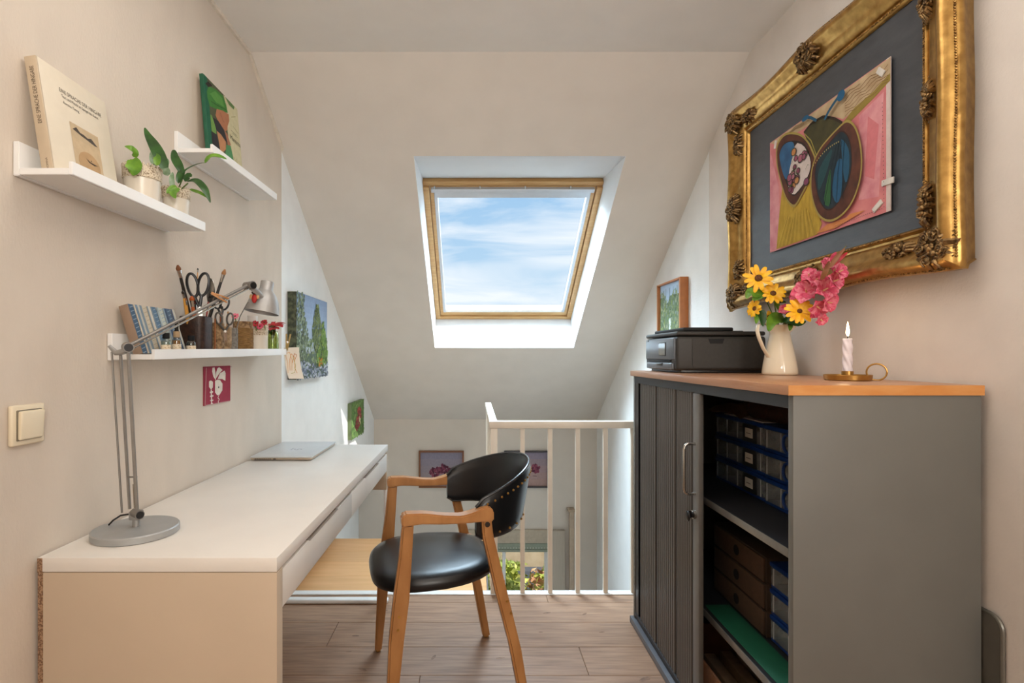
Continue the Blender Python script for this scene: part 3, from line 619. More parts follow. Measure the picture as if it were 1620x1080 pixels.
# ------------------------------------------------------------------ things on the long ledge
zs = lambda y: 1.190-.026+.0135+(y-1.343)*.0149
def bottle(x, y, r_, hh, label, liquid=None, dropper=False, cap='#141414'):
    z = zs(y); t = thing('small_bottle', label, 'bottle', (x, y, z), 'small bottles in front of the striped notebook')
    g = G(); g.lathe((x, y, z), [(0, 0), (r_*.9, 0), (r_, .002), (r_, hh*.55), (r_*.9, hh*.65), (r_*.55, hh*.72), (r_*.5, hh*.76)], 24); g.build('glass_body', glass_b, t)
    if liquid: g = G(); g.lathe((x, y, z), [(0, .001), (r_*.9, .0015), (r_*.9, hh*.6), (0, hh*.6)], 20); g.build('liquid', liquid, t)
    g = G(); g.lathe((x, y, z), [(r_*1.01, hh*.08), (r_*1.02, hh*.09), (r_*1.02, hh*.42), (r_*1.01, hh*.43)], 24); g.build('paper_label', mat('bottle_label', '#d9c9ae', .8, scale=260, col2='#a18668', lo=.38, hi=.42), t)
    c = paint(cap)
    g = G(); g.lathe((x, y, z), [(0, hh*.73), (r_*.72, hh*.73), (r_*.74, hh*.75), (r_*.72, hh), (0, hh*1.0)], 20); g.build('cap', c, t)
    if dropper: g = G(); g.lathe((x, y, z), [(r_*.5, hh), (r_*.42, hh*1.1), (r_*.40, hh*1.35), (r_*.25, hh*1.46), (0, hh*1.48)], 16); g.build('rubber_bulb', paint('#15130f'), t)
    return t
bottle(-.831, 1.438, .0120, .056, 'clear little bottle with a black cap, first of the three', mat('clear_oil', '#8b9890', .2), cap='#16181a')
bottle(-.831, 1.489, .0115, .062, 'amber dropper bottle with a pale collar and black rubber bulb', amber, True, cap='#b49a78')
bottle(-.831, 1.565, .0125, .052, 'dark little bottle next to the brown leather cup', mat('dark_oil', '#3a322c', .2), cap='#101114')

def cup(name, label, x, y, r_, hh, m, sq=1.0, wall=.003, rimm=None, cat='cup'):
    z = zs(y); t = thing(name, label, cat, (x, y, z)); n = 36
    def rr(a): return 1/((abs(math.cos(a))**(2*sq)+abs(math.sin(a))**(2*sq))**(1/(2*sq)))
    g = G(); rings = []
    for r2, zz in [(.001, 0), (r_*.97, 0), (r_, .003), (r_, hh-.002), (r_-wall*.5, hh), (r_-wall, hh-.002), (r_-wall, .005), (.001, .005)]:
        rings.append([V((x+r2*rr(2*PI*k/n)*math.cos(2*PI*k/n), y+r2*rr(2*PI*k/n)*math.sin(2*PI*k/n), z+zz)) for k in range(n)])
    g.ring(rings, caps=False); g.build('cup_body', m, t)
    return t
c1 = cup('pen_cup', 'rounded dark brown leather cup crammed with brushes and scissors', -.868, 1.665, .041, .113, leather_b, 1.7)
G().tube([(-.8265, 1.70, zs(1.66)+.002), (-.8265, 1.70, zs(1.66)+.110)], .0022, 8).build('stitched_seam', mat('seam_orange', '#9a5a2c', .7), c1)
c2 = cup('bark_cup', 'slim cork bark cup holding small scissors, between leather cup and grey cup', -.850, 1.755, .0235, .098, cork, 1.3)
c3 = cup('bark_cup', 'slim light cork cup with the ragged edge, just left of the grey cup', -.848, 1.812, .0205, .088, mat('cork_pale', '#b79a76', .85, scale=60, col2='#7f6446', bump=.5), 1.3)
c4 = cup('felt_cup', 'narrow grey felt cup beside the jute wrapped tin', -.850, 1.868, .0195, .086, felt, 1.2)
c5 = cup('jute_tin', 'tin wrapped in coarse brown jute cord', -.858, 1.978, .034, .113, cork, 1.0, cat='tin')
for k in range(24):
    g = G(); z = zs(1.978)+.004+k*.0036; g.tube([(-.858+.0352*math.cos(2*PI*i/28), 1.978+.0352*math.sin(2*PI*i/28), z+.0004*math.sin(i+k)) for i in range(29)], .0018, 6, caps=False)
    if k < 24: g.build('cord_turn', jute, c5)
c6 = cup('glass_pot', 'white pot with a glittering lace rim between jute tin and green glass', -.862, 2.125, .037, .108, pot_white, 1.0, cat='pot')
zz = zs(2.12); g = G(); g.lathe((-.862, 2.125, zz), [(.0375, .066), (.0382, .068), (.0384, .100), (.0376, .106)], 40)
for k in range(22): g.ball((-.862+.0375*math.cos(2*PI*k/22), 2.125+.0375*math.sin(2*PI*k/22), zz+.107), .0048, (.5, .5, 1), u=8, w_=5)
g.build('lace_rim', moss, c6)
g = G(); g.lathe((-.874, 2.10, zz+.07), [(0, 0), (.017, 0), (.019, .03), (.019, .072), (.0175, .072), (.0175, .002)], 24)
tag(g.build('plastic_tube', mat('milky_plastic', '#dcd8d4', .4), origin=(-.874, 2.10, zz+.07)), 'milky white open tube standing in the white lace-rimmed pot', 'container')
gj = thing('glass_jar', 'green tinted glass jar with a red gerbera at the ledge end', 'jar', (-.846, 2.235, zs(2.235)))
g = G(); g.lathe((-.846, 2.235, zs(2.235)), [(0, 0), (.024, 0), (.026, .003), (.026, .070), (.021, .082), (.0225, .086), (.020, .086), (.0185, .082), (.0235, .07), (.0235, .005), (0, .004)], 28); g.build('jar_body', glass_g, gj)
g = G(); g.lathe((-.846, 2.235, zs(2.235)), [(0, .005), (.023, .005), (.023, .06), (0, .06)], 24); g.build('water', clear('water_green', '#eef3d8', .04), gj)

def daisy(name, label, c, nrm, r_, n, m, disc, root_stem=None, pw=.28, cup_=.15, group=None, cat='flower', dr=.26, jit=.12):
    c = V(c); nz = V(nrm).normalized(); ax = nz.orthogonal().normalized(); ay = nz.cross(ax)
    t = thing(name, label, cat, tuple(c), group)
    for k in range(n):
        a_ = 2*PI*(k+random.uniform(-jit, jit)*2)/n; d_ = ax*math.cos(a_)+ay*math.sin(a_); L_ = r_*random.uniform(.88, 1.08); cu = cup_+random.uniform(-.12, .12)
        g = G(); blade(g, [c+d_*r_*dr*.6, c+d_*L_*.45+nz*r_*cu*.5, c+d_*L_*.8+nz*r_*cu*.6, c+d_*L_+nz*r_*cu*.3], r_*pw, nz, fold=.18, prof=lambda q: (math.sin(PI*(q*.80+.14)))**.8)
        g.build('petal', m, t, angle=60)
    g = G(); q = nz.to_track_quat('Z', 'Y').to_matrix().to_4x4(); g.ball(c+nz*r_*.03, r_*dr, (1, 1, .55), M=q, u=16, w_=8); g.build('disc', disc, t)
    if root_stem: g = G(); g.tube([c-nz*r_*.05]+[V(p) for p in root_stem], .0018, 7); g.build('stem', stem_m, t)
    return t
zj = zs(2.235)
fl1 = daisy('gerbera', 'red gerbera flower under the lamp shade in the green jar', (-.838, 2.21, 1.293), (-.05, -.35, .9), 0.054, 20, petal_r, disc_m, [(-.842, 2.225, 1.25), (-.846, 2.235, zj+.012)], pw=.16, dr=.22)
for pts, wd in (([(-.846, 2.232, zj+.08), (-.842, 2.20, zj+.10), (-.836, 2.175, zj+.088)], .008), ([(-.846, 2.232, zj+.05), (-.835, 2.225, zj+.09), (-.826, 2.215, zj+.108)], .008), ([(-.848, 2.235, zj+.07), (-.85, 2.205, zj+.09), (-.845, 2.19, zj+.07)], .007)):
    leaf(fl1, pts, wd, leaf_d, (0, -1, .3))
for i, (px, py, D, c, lb) in enumerate(((404, 512, 2.08, petal_r, 'dark red dried flower head over the white pot rim'), (411, 516, 2.09, petal_k, 'pink dried flower head over the white pot rim'), (418, 510, 2.10, petal_r, 'dried crimson blossom nearest the gerbera'), (372, 500, 1.99, petal_k2, 'pale pink blossom poking out above the jute tin'))):
    p = at(px, py, D); daisy('dried_flower', lb, p, (.1, -1, .5), .014, 8, c, disc_m, [(p.x, p.y+.01, p.z-.03)], pw=.3)

# brushes and scissors
def brush(label, a, b, r_, bl, mh, mb=None, fer=True):
    a, b = V(a), V(b); d_ = (b-a).normalized(); L_ = (b-a).length
    t = thing('paint_brush', label, 'brush', tuple(a), 'paint brushes standing in the cups')
    g = G(); g.tube([a, a+d_*L_*.35, b-d_*(bl*2.4)], [r_*.5, r_*.9, r_*.7], 10); g.build('handle', mh, t)
    g = G(); g.tube([b-d_*(bl*2.4), b-d_*bl], [r_*.75, r_*1.0], 10); g.build('ferrule', chrome, t)
    g = G(); g.tube([b-d_*bl, b-d_*bl*.6, b], [r_*1.0, r_*1.15, r_*.35], 10); g.build('bristles', mb or mat('bristle_brown', '#7a4a2c', .8), t)
blk = mat('handle_black', '#17120f', .3); org = mat('handle_orange', '#a8521f', .35); yel = mat('handle_ochre', '#c08a3a', .4); redh = mat('handle_red', '#8a2a22', .35); nat = mat('handle_natural', '#b98d5a', .5)
zc = zs(1.66)+.006
brush('tall brush with black handle and brown bristles, leaning left', (-.866, 1.675, zc), at(281, 419, 1.60), .0065, .016, blk)
brush('tall brush with pale bristles rising behind the lamp arm', (-.862, 1.668, zc), at(356, 426, 1.69), .006, .018, blk, mat('bristle_tan', '#9a6d44', .8))
brush('thin brush with a fine dark tip between the scissor handles', (-.872, 1.662, zc), at(313, 424, 1.70), .0025, .006, nat, blk)
brush('short ochre brush beside the leaning tall brush', (-.874, 1.650, zc), at(289, 459, 1.60), .0042, .010, yel, blk)
brush('ochre-handled brush in front at the left of the cup', (-.866, 1.648, zc), at(293, 470, 1.61), .0036, .010, yel)
brush('orange-brown brush with flat tip in the leather cup', (-.860, 1.660, zc), at(303, 468, 1.64), .0068, .014, org, org)
brush('second orange-brown brush in the leather cup', (-.872, 1.672, zc), at(308, 473, 1.66), .006, .014, org, redh)
brush('slim red brush close to the thin scissor blades', (-.858, 1.676, zc), at(330, 477, 1.66), .003, .010, redh, redh)
brush('slim natural brush at the right rim of the leather cup', (-.852, 1.690, zc), at(337, 452, 1.70), .0035, .012, nat, yel)
brush('slim dark brush standing in the cork cup', (-.850, 1.757, zc), at(352, 484, 1.75), .003, .010, org, blk)
brush('pale brush handle in the light cork cup', (-.848, 1.812, zc), at(361, 492, 1.80), .0026, .008, nat, nat)
tool = thing('palette_knife', 'palette knife with a rounded steel blade above the leather cup', 'tool', at(333, 470, 1.68))
g = G(); pts = [at(333+8*math.cos(t)*(.8), 462+22*math.sin(t)-.0, 1.69) for t in [2*PI*i/20 for i in range(20)]]; g.prism(pts, (.001, .001, 0)); g.build('blade', chrome, tool)
g = G(); g.tube([at(333, 484, 1.69), at(330, 515, 1.68), (-.86, 1.672, zc)], .003, 8); g.build('handle', nat, tool)
def scissors(label, c1_, c2_, rx, rz, tilt, piv, tips, m, thk=.0035, n=26, D0=1.62):
    """two finger loops and crossing blades, all in the plane facing the viewer"""
    t = thing('scissors', label, 'scissors', piv, 'scissors standing in the cups')
    piv = V(piv); ux = V((.86, .5, 0)).normalized(); uz = V((0, 0, 1))
    for sgn, c_ in ((-1, V(c1_)), (1, V(c2_))):
        g = G(); ca, sa = math.cos(tilt*sgn), math.sin(tilt*sgn); pts = []
        for i in range(n+1):
            a_ = 2*PI*i/n; u, v = rx*math.cos(a_), rz*math.sin(a_)*(1 if math.sin(a_) > 0 else 1.1); pts.append(c_+ux*(u*ca-v*sa)+uz*(u*sa+v*ca))
        g.tube(pts, thk, 8, caps=False); bot = c_-uz*rz*1.05+ux*(sa*rz*1.0)
        g.tube([bot, bot.lerp(piv, .6), piv], [thk*1.1, thk*1.2, thk], 8); g.build('handle', m, t)
        tip = V(tips)+ux*(-sgn)*.004; g = G(); s_ = (tip-piv).cross(V((.5, -.86, 0))).normalized()*.006
        off = V((.0005, -.0009, 0))*sgn
        g.prism([piv+s_+off, piv-s_+off, tip+off], (.0008, -.0008, 0)); g.build('blade', chrome, t)
    g = G(); g.cyl(piv+V((-.002, .003, 0)), piv+V((.003, -.005, 0)), .004, n=12); g.build('pivot_screw', chrome, t)
    return t
scissors('large scissors with black oval handles in the leather cup', at(304.5, 450, 1.645), at(322, 449, 1.66), .0145, .034, -.16, at(316, 487, 1.655), at(322, 540, 1.665), blackp, .0042)
scissors('scissors with dark grey handles in front of the cork cups', at(346, 503, 1.735), at(364, 504, 1.76), .0095, .018, -.1, at(356, 524, 1.745), at(357, 545, 1.755), mat('scissor_steel', '#5e5a55', .35, metal=.5), .0030)
scissors('scissors with black handles behind, half hidden by the lamp arm', at(342, 478, 1.80), at(356, 480, 1.82), .0115, .020, -.3, at(350, 500, 1.80), at(351, 540, 1.815), blackp, .0034)

# clip with small drawing at the ledge end
pc = at(455, 541, 2.30)
peg('clothespin', 'olive wooden clothespin holding the small sketch at the ledge end', pc, (.10, .02, 1), mat('peg_olive', '#a88c4a', .5), L_=.072, sc_=1.3)
sk = thing('small_sketch', 'small white card with an orange line sketch hanging from a clothespin', 'drawing', at(462, 572, 2.30))
g = G(); cs = []
for j in range(8):
    v = j/7; row = []
    for i in range(2):
        p = at((449+i*24)+v*v*8, 550+v*49-i*1.0*(1-v), 2.302+.02*i-v*.012); row.append(p)
    cs.append(row)
g.ring(cs, close=False, caps=False)
g2 = G(); g2.add([p+V((0, .0012, 0)) for p in g.v], g.f); g.add(g2.v, g2.f); g.build('card', paper, sk)
a = Art(at(453, 594, 2.288), (1, .18, 0), (-.12, .03, 1), (0, -1, 0), .062, .112); a.k = 20
for pts, c in (([(.15, .1), (.2, .5), (.1, .85), (.4, .9), (.5, .6), (.42, .2)], '#e0b070'), ([(.3, .2), (.35, .6), (.5, .85), (.7, .7), (.62, .3), (.75, .1)], '#d8954a'), ([(.5, .5), (.7, .85), (.85, .8), (.7, .62)], '#c77b3a'), ([(.35, .08), (.6, .12), (.7, .4), (.58, .75)], '#b9b56a')): a.line(pts, .0018, c)
a.build('sketch_lines', sk)

# red lino print card
rc = thing('lino_print', 'dark red lino print card with white plant shapes taped below the long ledge', 'print', (XL, 1.915, 1.07))
G().box(XL+.0005, XL+.0035, 1.818, 2.0145, 1.003, 1.137).build('card', paint('#9c2f45'), rc)
a = Art((XL+.0035, 1.818, 1.003), (0, 1, 0), (0, 0, 1), (1, 0, 0), .1965, .134); a.k = 1
wl = '#e6dcd0'
for p in ([(.297, .964), (.374, .973), (.417, .784), (.426, .621), (.331, .727), (.288, .865)], [(.487, .945), (.549, .974), (.676, .887), (.541, .791), (.426, .671), (.435, .834)], [(.487, .655), (.576, .802), (.759, .871), (.801, .791), (.788, .584), (.667, .643)],
          [(.391, .611), (.47, .637), (.576, .624), (.676, .514), (.667, .335), (.558, .225), (.47, .222), (.391, .311)], [(.171, .614), (.238, .634), (.314, .592), (.305, .444), (.246, .394), (.171, .468)],
          [(.229, .395), (.271, .391), (.28, .051), (.322, .012), (.229, .012), (.246, .055)], [(.196, .343), (.314, .35), (.314, .313), (.204, .306)], [(.204, .238), (.331, .243), (.322, .207), (.204, .208)], [(.204, .122), (.322, .126), (.322, .095), (.213, .096)]): a.poly(p, wl)
a.line([(.532, .221), (.487, .15), (.549, .105), (.496, .049), (.523, .012)], .003, wl); a.ell(.52, .43, .02, .03, '#201c1c')
for k in range(26): a.rect(.02+k*.038, .955, .035+k*.038, .985, '#7c2335'); a.rect(.015, .02+k*.037, .035, .035+k*.037, wl)
for k in range(26): a.rect(.02+k*.038, .012, .035+k*.038, .03, wl)
a.build('print_shapes', rc)

# ------------------------------------------------------------------ canvases on the left far wall and the far wall
XW = XL-.008
def canvas(name, label, O, U, Nv, w_, h_, th, edge, cat='painting'):
    O, U, Nv = V(O), V(U), V(Nv); r = thing(name, label, cat, tuple(O+U*w_/2))
    M = Matrix(((U.x, 0, Nv.x, O.x), (U.y, 0, Nv.y, O.y), (0, 1, 0, O.z), (0, 0, 0, 1)))
    g = G(); g.box(0, w_, 0, h_, 0.0005, th, bev=.002, M=M); g.build('canvas', edge, r)
    a = Art(O+Nv*th, U, (0, 0, 1), Nv, w_, h_); a.k = 1; return r, a
r, a = canvas('landscape_painting', 'unframed landscape canvas of tall trees by a stream on the white wall', (XW, 2.66, 1.055), (0, 1, 0), (1, 0, 0), .55, .44, .045, mat('dark_green_edge', '#34392c', .8, scale=50, col2='#5a6048', lo=.4, hi=.6))
for i in range(10): a.rect(.002, .30+i*.07, .998, .37+i*.07, ['#b9c4cf', '#b3c0cf', '#aebdcf', '#a9b9cd', '#a3b4cb', '#9dafc8', '#97a9c4', '#92a4c0', '#8c9fbc', '#879bb9'][i])
a.rect(.002, .002, .998, .30, '#5f6e62')
G1 = ['#71825f', '#82956a', '#5e7054', '#93a277', '#4e5c48']; G2 = ['#7d9a4a', '#6b8a44', '#92a856', '#567538', '#465f35']
a.dabs(lambda u, v: v < .5 and v > .14, 420, .006, G1+['#8a9a70', '#54664c'], rot=1.4)
a.dabs(lambda u, v: u < .26-.06*math.sin(v*9) and v > .2, 420, .006, ['#5e6b58', '#77856a', '#4c594a', '#93a086'], rot=1.2)
a.dabs(lambda u, v: abs(u-.62) < .16*(1-abs(v-.58)/.40)+.015 and .3 < v < .92, 420, .0055, ['#6d7c52', '#59683f', '#84905f', '#4b5a3c'], rot=1.3)
a.dabs(lambda u, v: u > .62 and v < .62*(.85+.3*math.sin(u*17)) and v > .15, 420, .006, G2, rot=1.5)
a.dabs(lambda u, v: v < .17+.04*math.sin(u*7), 260, .006, ['#8f98a6', '#a3aab4', '#6f7886', '#565f68', '#b5bac2'], rot=0)
a.dabs(lambda u, v: abs(u-.72) < .06 and .13 < v < .24, 40, .005, ['#c08a35', '#a8702e'], rot=.5)
a.build('paint_surface', r)
r, a = canvas('flower_painting', 'small green canvas with red flowers, low on the white wall', (XW, 3.92, .556), (0, 1, 0), (1, 0, 0), .43, .268, .030, mat('green_edge', '#6f7f58', .8))
a.rect(0, 0, 1, 1, '#5f7d45'); a.dabs(lambda u, v: True, 160, .010, ['#5a7a40', '#6e8c4e', '#4c6b38', '#7f9a5c'])
a.dabs(lambda u, v: (u-.6)**2/.03+(v-.62)**2/.03 < 1 or (u-.45)**2/.03+(v-.36)**2/.03 < 1, 90, .011, ['#8a3a3a', '#a04a44', '#6d2c30', '#b4584e'])
a.dabs(lambda u, v: abs(u-.62) < .05 and .35 < v < .55, 8, .008, ['#d8d0a0']); a.build('paint_surface', r)
def framed(label, x0, x1, z0, z1, fm, cols, blobs, stem):
    r = thing('framed_painting', label, 'painting', ((x0+x1)/2, ZB, z0), 'two small framed flower paintings on the far wall'); t_ = .014
    for nm, b in (('frame_rail', (x0, x1, z1-t_, z1)), ('frame_rail', (x0, x1, z0, z0+t_)), ('frame_stile', (x0, x0+t_, z0+t_, z1-t_)), ('frame_stile', (x1-t_, x1, z0+t_, z1-t_))):
        g = G(); g.box(b[0], b[1], ZB-.03, ZB-.001, b[2], b[3], bev=.001, seg=1); g.build(nm, fm, r)
    g = G(); g.box(x0+t_, x1-t_, ZB-.012, ZB-.001, z0+t_, z1-t_); g.build('canvas', paint(cols[0]), r)
    a = Art((x0+t_, ZB-.012, z0+t_), (1, 0, 0), (0, 0, 1), (0, -1, 0), x1-x0-2*t_, z1-z0-2*t_); a.k = 1
    n = len(cols)
    for i, c in enumerate(cols): a.rect(0, i/n, 1, (i+1)/n, c)
    for cx, cy, rx, ry in blobs: a.dabs(lambda u, v: (u-cx)**2/rx**2+(v-cy)**2/ry**2 < 1, 40, .009, ['#5f2c40', '#7a3a4e', '#4c2234', '#8a4a5c'])
    for l_ in stem: a.line(l_, .004, '#4c2a35')
    a.build('paint_surface', r)
framed('painting of dark pink blossom on mauve in a copper-brown frame', -.515, -.10, -.042, .298, mat('frame_copper', '#7a4a28', .4), ['#9c8a8d', '#988a8e', '#938890', '#8e8591', '#898292'], [(.35, .42, .12, .12), (.55, .5, .14, .13), (.70, .44, .08, .08)], [[(.2, .38), (.8, .42)]])
framed('painting of a dark blossom on pinkish mauve in a near-black frame', .272, .685, -.042, .298, mat('frame_black', '#33282a', .4), ['#a58882', '#a28886', '#9e878a', '#96858c', '#8c8190'], [(.55, .45, .08, .08), (.70, .52, .12, .11)], [[(.3, .55), (.6, .5)], [(.65, .30), (.75, .29)]])

# ------------------------------------------------------------------ laptop
lt = thing('laptop', 'closed silver laptop at the far end of the white desk', 'laptop', (-.783, 2.335, .75))
al = mat('laptop_silver', '#cdd1d4', .35, metal=.25, var=.02, scale=40); al2 = mat('laptop_base', '#b9aa98', .35, metal=.4, var=.02)
G().box(-.908, -.660, 2.162, 2.528, .7525, .7605, bev=.0025, seg=2).build('base', al2, lt)
G().box(-.908, -.658, 2.160, 2.530, .7612, .7680, bev=.0022, seg=2).build('lid', al, lt)
g = G()
for k in range(9): g.box(-.890+k*.0075, -.8855+k*.0075, 2.1612, 2.1622, .7548, .7578)
g.build('vent_slots', blackm, lt, kind='stuff'); G().box(-.815, -.806, 2.1610, 2.1622, .7545, .7580).build('port', blackm, lt)
g = G()
for x in (-.895, -.675):
    for y in (2.18, 2.51): g.cyl((x, y, .750), (x, y, .7527), .006, n=10)
g.build('rubber_feet', blackp, lt)
a = Art((-.83, 2.27, .7681), (1, 0, 0), (0, 1, 0), (0, 0, 1), .10, .10); a.k = 1; a.ell(.5, .5, .32, .32, '#d8dbe0', 28); a.text('hp', .30, .36, .052, '#a9afb6'); a.build('lid_emblem', lt)

# ------------------------------------------------------------------ stair railing
rl = thing('stair_railing', 'cream painted railing with square balusters around the stairwell', 'railing', (.6, DF, 0))
def bal(x, y, z0, z1, w_=.022):
    G().box(x-w_/2, x+w_/2, y-w_/2, y+w_/2, z0, z1, bev=.002, seg=1).build('baluster', rail_paint, rl)
ry = DF-.012
G().box(.07, XR-.002, ry-.022, ry+.022, .818, .853, bev=.004).build('handrail', rail_paint, rl)
G().box(.078, .112, ry-.017, ry+.017, .006, .818, bev=.003).build('newel_post', rail_paint, rl)
for x in (.236, .372, .508, .645, .781, .917, 1.053): bal(x, ry, .006, .818)
G().box(.072, .112, ry+.024, 3.69, .818, .853, bev=.004).build('handrail', rail_paint, rl)
G().box(.078, .106, 3.66, 3.69, -.09, .818, bev=.003).build('newel_post', rail_paint, rl)
for k in range(6): bal(.092, ry+.15+k*.145, -.088, .818, .020)

# ------------------------------------------------------------------ chair
CC = V((-.105, 1.936, 0)); cu = V((-.97, -.243, 0)).normalized(); cv = V((.243, -.97, 0)).normalized()
ch = thing('armchair', 'oak armchair with black leather seat and curved black backrest at the desk', 'chair', tuple(CC))
def cl(u, v, h): return CC+cu*u+cv*v+V((0, 0, h))
for sd_, hw in ((1, .252), (-1, .258)):
    def side(name, prof, th, v0, bev=.006, hfun=None):
        g = G(); pts = [cl(u, sd_*v0-th/2, h) for u, h in prof]; g.prism(pts, cv*th, bev=bev); return g.build(name, wood_chair, ch)
    v0 = hw
    # front leg rises to the armrest
    side('front_leg', [(.212, .003), (.238, .003), (.226, .30), (.214, .42), (.196, .55), (.186, .655), (.150, .655), (.156, .55), (.164, .42), (.180, .30)], .030, v0-.004)
    side('back_leg', [(-.236, .003), (-.206, .003), (-.160, .24), (-.112, .42), (-.070, .60), (-.066, .660), (-.098, .660), (-.105, .60), (-.150, .42), (-.200, .22)], .030, v0-.004)
    # armrest with a dipping top
    top = [(.190, .680), (.178, .690), (.12, .688), (.05, .676), (.0, .672), (-.04, .680), (-.072, .694), (-.092, .694), (-.104, .680)]
    bot = [(-.104, .648), (-.060, .648), (0, .647), (.06, .649), (.13, .655), (.188, .650)]
    side('armrest', top+bot, .046, v0-.002, bev=.0045)
    for u, h in ((.196, .375), (.199, .335), (-.150, .385), (-.163, .345)):
        c = cl(u, sd_*(v0+.0105), h); g = G(); g.cyl(c, c+cv*sd_*.0018, .0045, n=12); g.build('screw', brass, ch)
    c = cl(-.084, sd_*(v0+.0105), .637); g = G(); g.cyl(c, c+cv*sd_*.003, .0085, n=16); g.build('bolt_cap', mat('bolt_dark', '#2b211b', .4), ch)
    for u in (.225, -.221):
        c = cl(u, sd_*(v0-.004), 0); g = G(); g.cyl(c+V((0, 0, .0002)), c+V((0, 0, .004)), .010, n=14); g.build('glide', brass, ch)
for u, h in ((.188, 0), (-.150, .004)):
    g = G(); pr_ = [(.238, .340), (.238, .428), (-.238, .428), (-.238, .340), (-.222, .350), (-.185, .405), (-.12, .416), (.12, .416), (.185, .405), (.222, .350)]
    g.prism([cl(u-.011+(.010 if u < 0 else 0), v, z+h+(.012 if u < 0 else 0)) for v, z in pr_], cu*.020, bev=.003); g.build('cross_rail', wood_chair, ch)
# seat cushion
def seat_out(k, n=56):
    t = 2*PI*k/n; c_, s_ = math.cos(t), math.sin(t); e_ = 2/3.4
    u = math.copysign(abs(c_)**e_, c_); v = math.copysign(abs(s_)**e_, s_)
    hwf = .228 if u > 0 else .228-.035*abs(u)
    return (.042+u*(.230 if u > 0 else .205), v*hwf*(1-.10*max(0, u)**3)*(1-.10*max(0, -u)**2))
g = G(); n = 56; rings = []
for sc_, h in ((.02, .418), (.90, .420), (.985, .428), (1.0, .443), (.985, .459), (.94, .469), (.80, .475), (.55, .479), (.25, .480), (.02, .480)):
    ring = []
    for k in range(n):
        u, v = seat_out(k, n); u = .04+(u-.04)*sc_; ring.append(cl(u, v*sc_, h-.012*(max(0, u)/.27)**2+.008*max(0, -u)/.2))
    rings.append(ring)
g.ring(rings); g.build('seat', leather, ch, angle=60)
# curved backrest shell
def shell(th, q, off):
    c_, s_ = math.cos(th), math.sin(th); tp = .700+.098*max(0, c_)**.9; bt = .582+.012*c_; e_ = max(0, (abs(th)/(PI/2)/.99-.93)/.07); q = .5+(q-.5)*(.72+.28*math.sqrt(max(0, 1-e_*e_)))
    h = bt+(tp-bt)*q; R = .218+.040*q*max(0, c_)**.6; rv = .236
    p = V((-.045-R*max(0, c_)**.85, rv*s_*(1+.03*q), 0)); nr = V((-c_, s_, 0)).normalized(); p += nr*off
    return cl(p.x, p.y, h)
g = G(); NT = 40; rings = []
prof = [(0.0, -.006), (-.012, 0), (0.0, .006)]
qs = [i/9 for i in range(10)]
for i in range(NT+1):
    th = (-PI/2+PI*i/NT)*.99
    ring = [shell(th, q, .011 if 0 < q < 1 else .004) for q in qs]+[shell(th, q, -.011 if 0 < q < 1 else -.004) for q in qs[::-1]]
    rings.append(ring)
g.ring(rings); g.build('backrest', leather, ch, angle=60)
g = G(); g.tube([shell((-PI/2+PI*i/NT)*.99, 1.0, 0)+V((0, 0, .002)) for i in range(NT+1)], .0052, 8); g.build('piping', piping_m, ch)
g = G(); g.tube([shell((-PI/2+PI*i/NT)*.99, 0.0, 0)-V((0, 0, .001)) for i in range(NT+1)], .0042, 8); g.build('piping', piping_m, ch)
for i in range(13):
    th = math.radians(15+i*5.6)
    for q in (.86, .10):
        if q < .5 and i % 2: continue
        c = shell(th, q, .0118); nr = (shell(th, q, .03)-shell(th, q, .01)).normalized(); g = G(); g.ball(c, .0042, (1, 1, 1), u=8, w_=5); g.build('brass_nail', brass, ch)

# ------------------------------------------------------------------ cabinet
cb = thing('tambour_cabinet', 'grey office cabinet with beech top and half open black tambour door', 'cabinet', (.91, 1.765, 0))
CX0, CX1, CY0, CY1, CZ = .699, 1.112, 1.172, 2.352, 1.0865
g = G(); g.box(.686, CX1+.004, 1.169, 2.356, 1.0865, 1.109, bev=.0015); g.build('worktop', cab_top, cb)
g = G(); g.box(.6865, CX1+.0035, 1.1682, 1.1692, 1.0868, 1.1088); g.build('edge_band', cab_edge, cb)
for a, b in ((CY0, CY0+.019), (CY1-.019, CY1)): G().box(CX0, CX1, a, b, .028, CZ, bev=.001).build('side_panel', cab_grey, cb)
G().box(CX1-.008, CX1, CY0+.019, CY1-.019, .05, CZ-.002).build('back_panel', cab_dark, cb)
G().box(CX0-.014, CX1, 1.160, 2.362, 0.001, .028, bev=.002).build('plinth', mat('plinth_grey', '#55555a', .4), cb)
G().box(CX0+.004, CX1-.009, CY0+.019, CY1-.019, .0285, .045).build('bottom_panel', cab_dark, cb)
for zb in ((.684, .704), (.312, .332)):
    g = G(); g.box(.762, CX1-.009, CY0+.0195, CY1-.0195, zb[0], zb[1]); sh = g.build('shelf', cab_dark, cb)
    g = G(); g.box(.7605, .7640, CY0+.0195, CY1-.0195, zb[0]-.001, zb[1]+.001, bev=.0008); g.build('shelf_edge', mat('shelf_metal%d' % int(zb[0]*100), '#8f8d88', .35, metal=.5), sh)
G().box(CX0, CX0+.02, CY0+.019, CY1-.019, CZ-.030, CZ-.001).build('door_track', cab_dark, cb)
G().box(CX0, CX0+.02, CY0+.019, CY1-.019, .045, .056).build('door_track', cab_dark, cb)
G().box(CX0+.003, CX0+.03, 2.290, CY1-.019, .045, CZ-.002).build('door_jamb', blackp, cb)
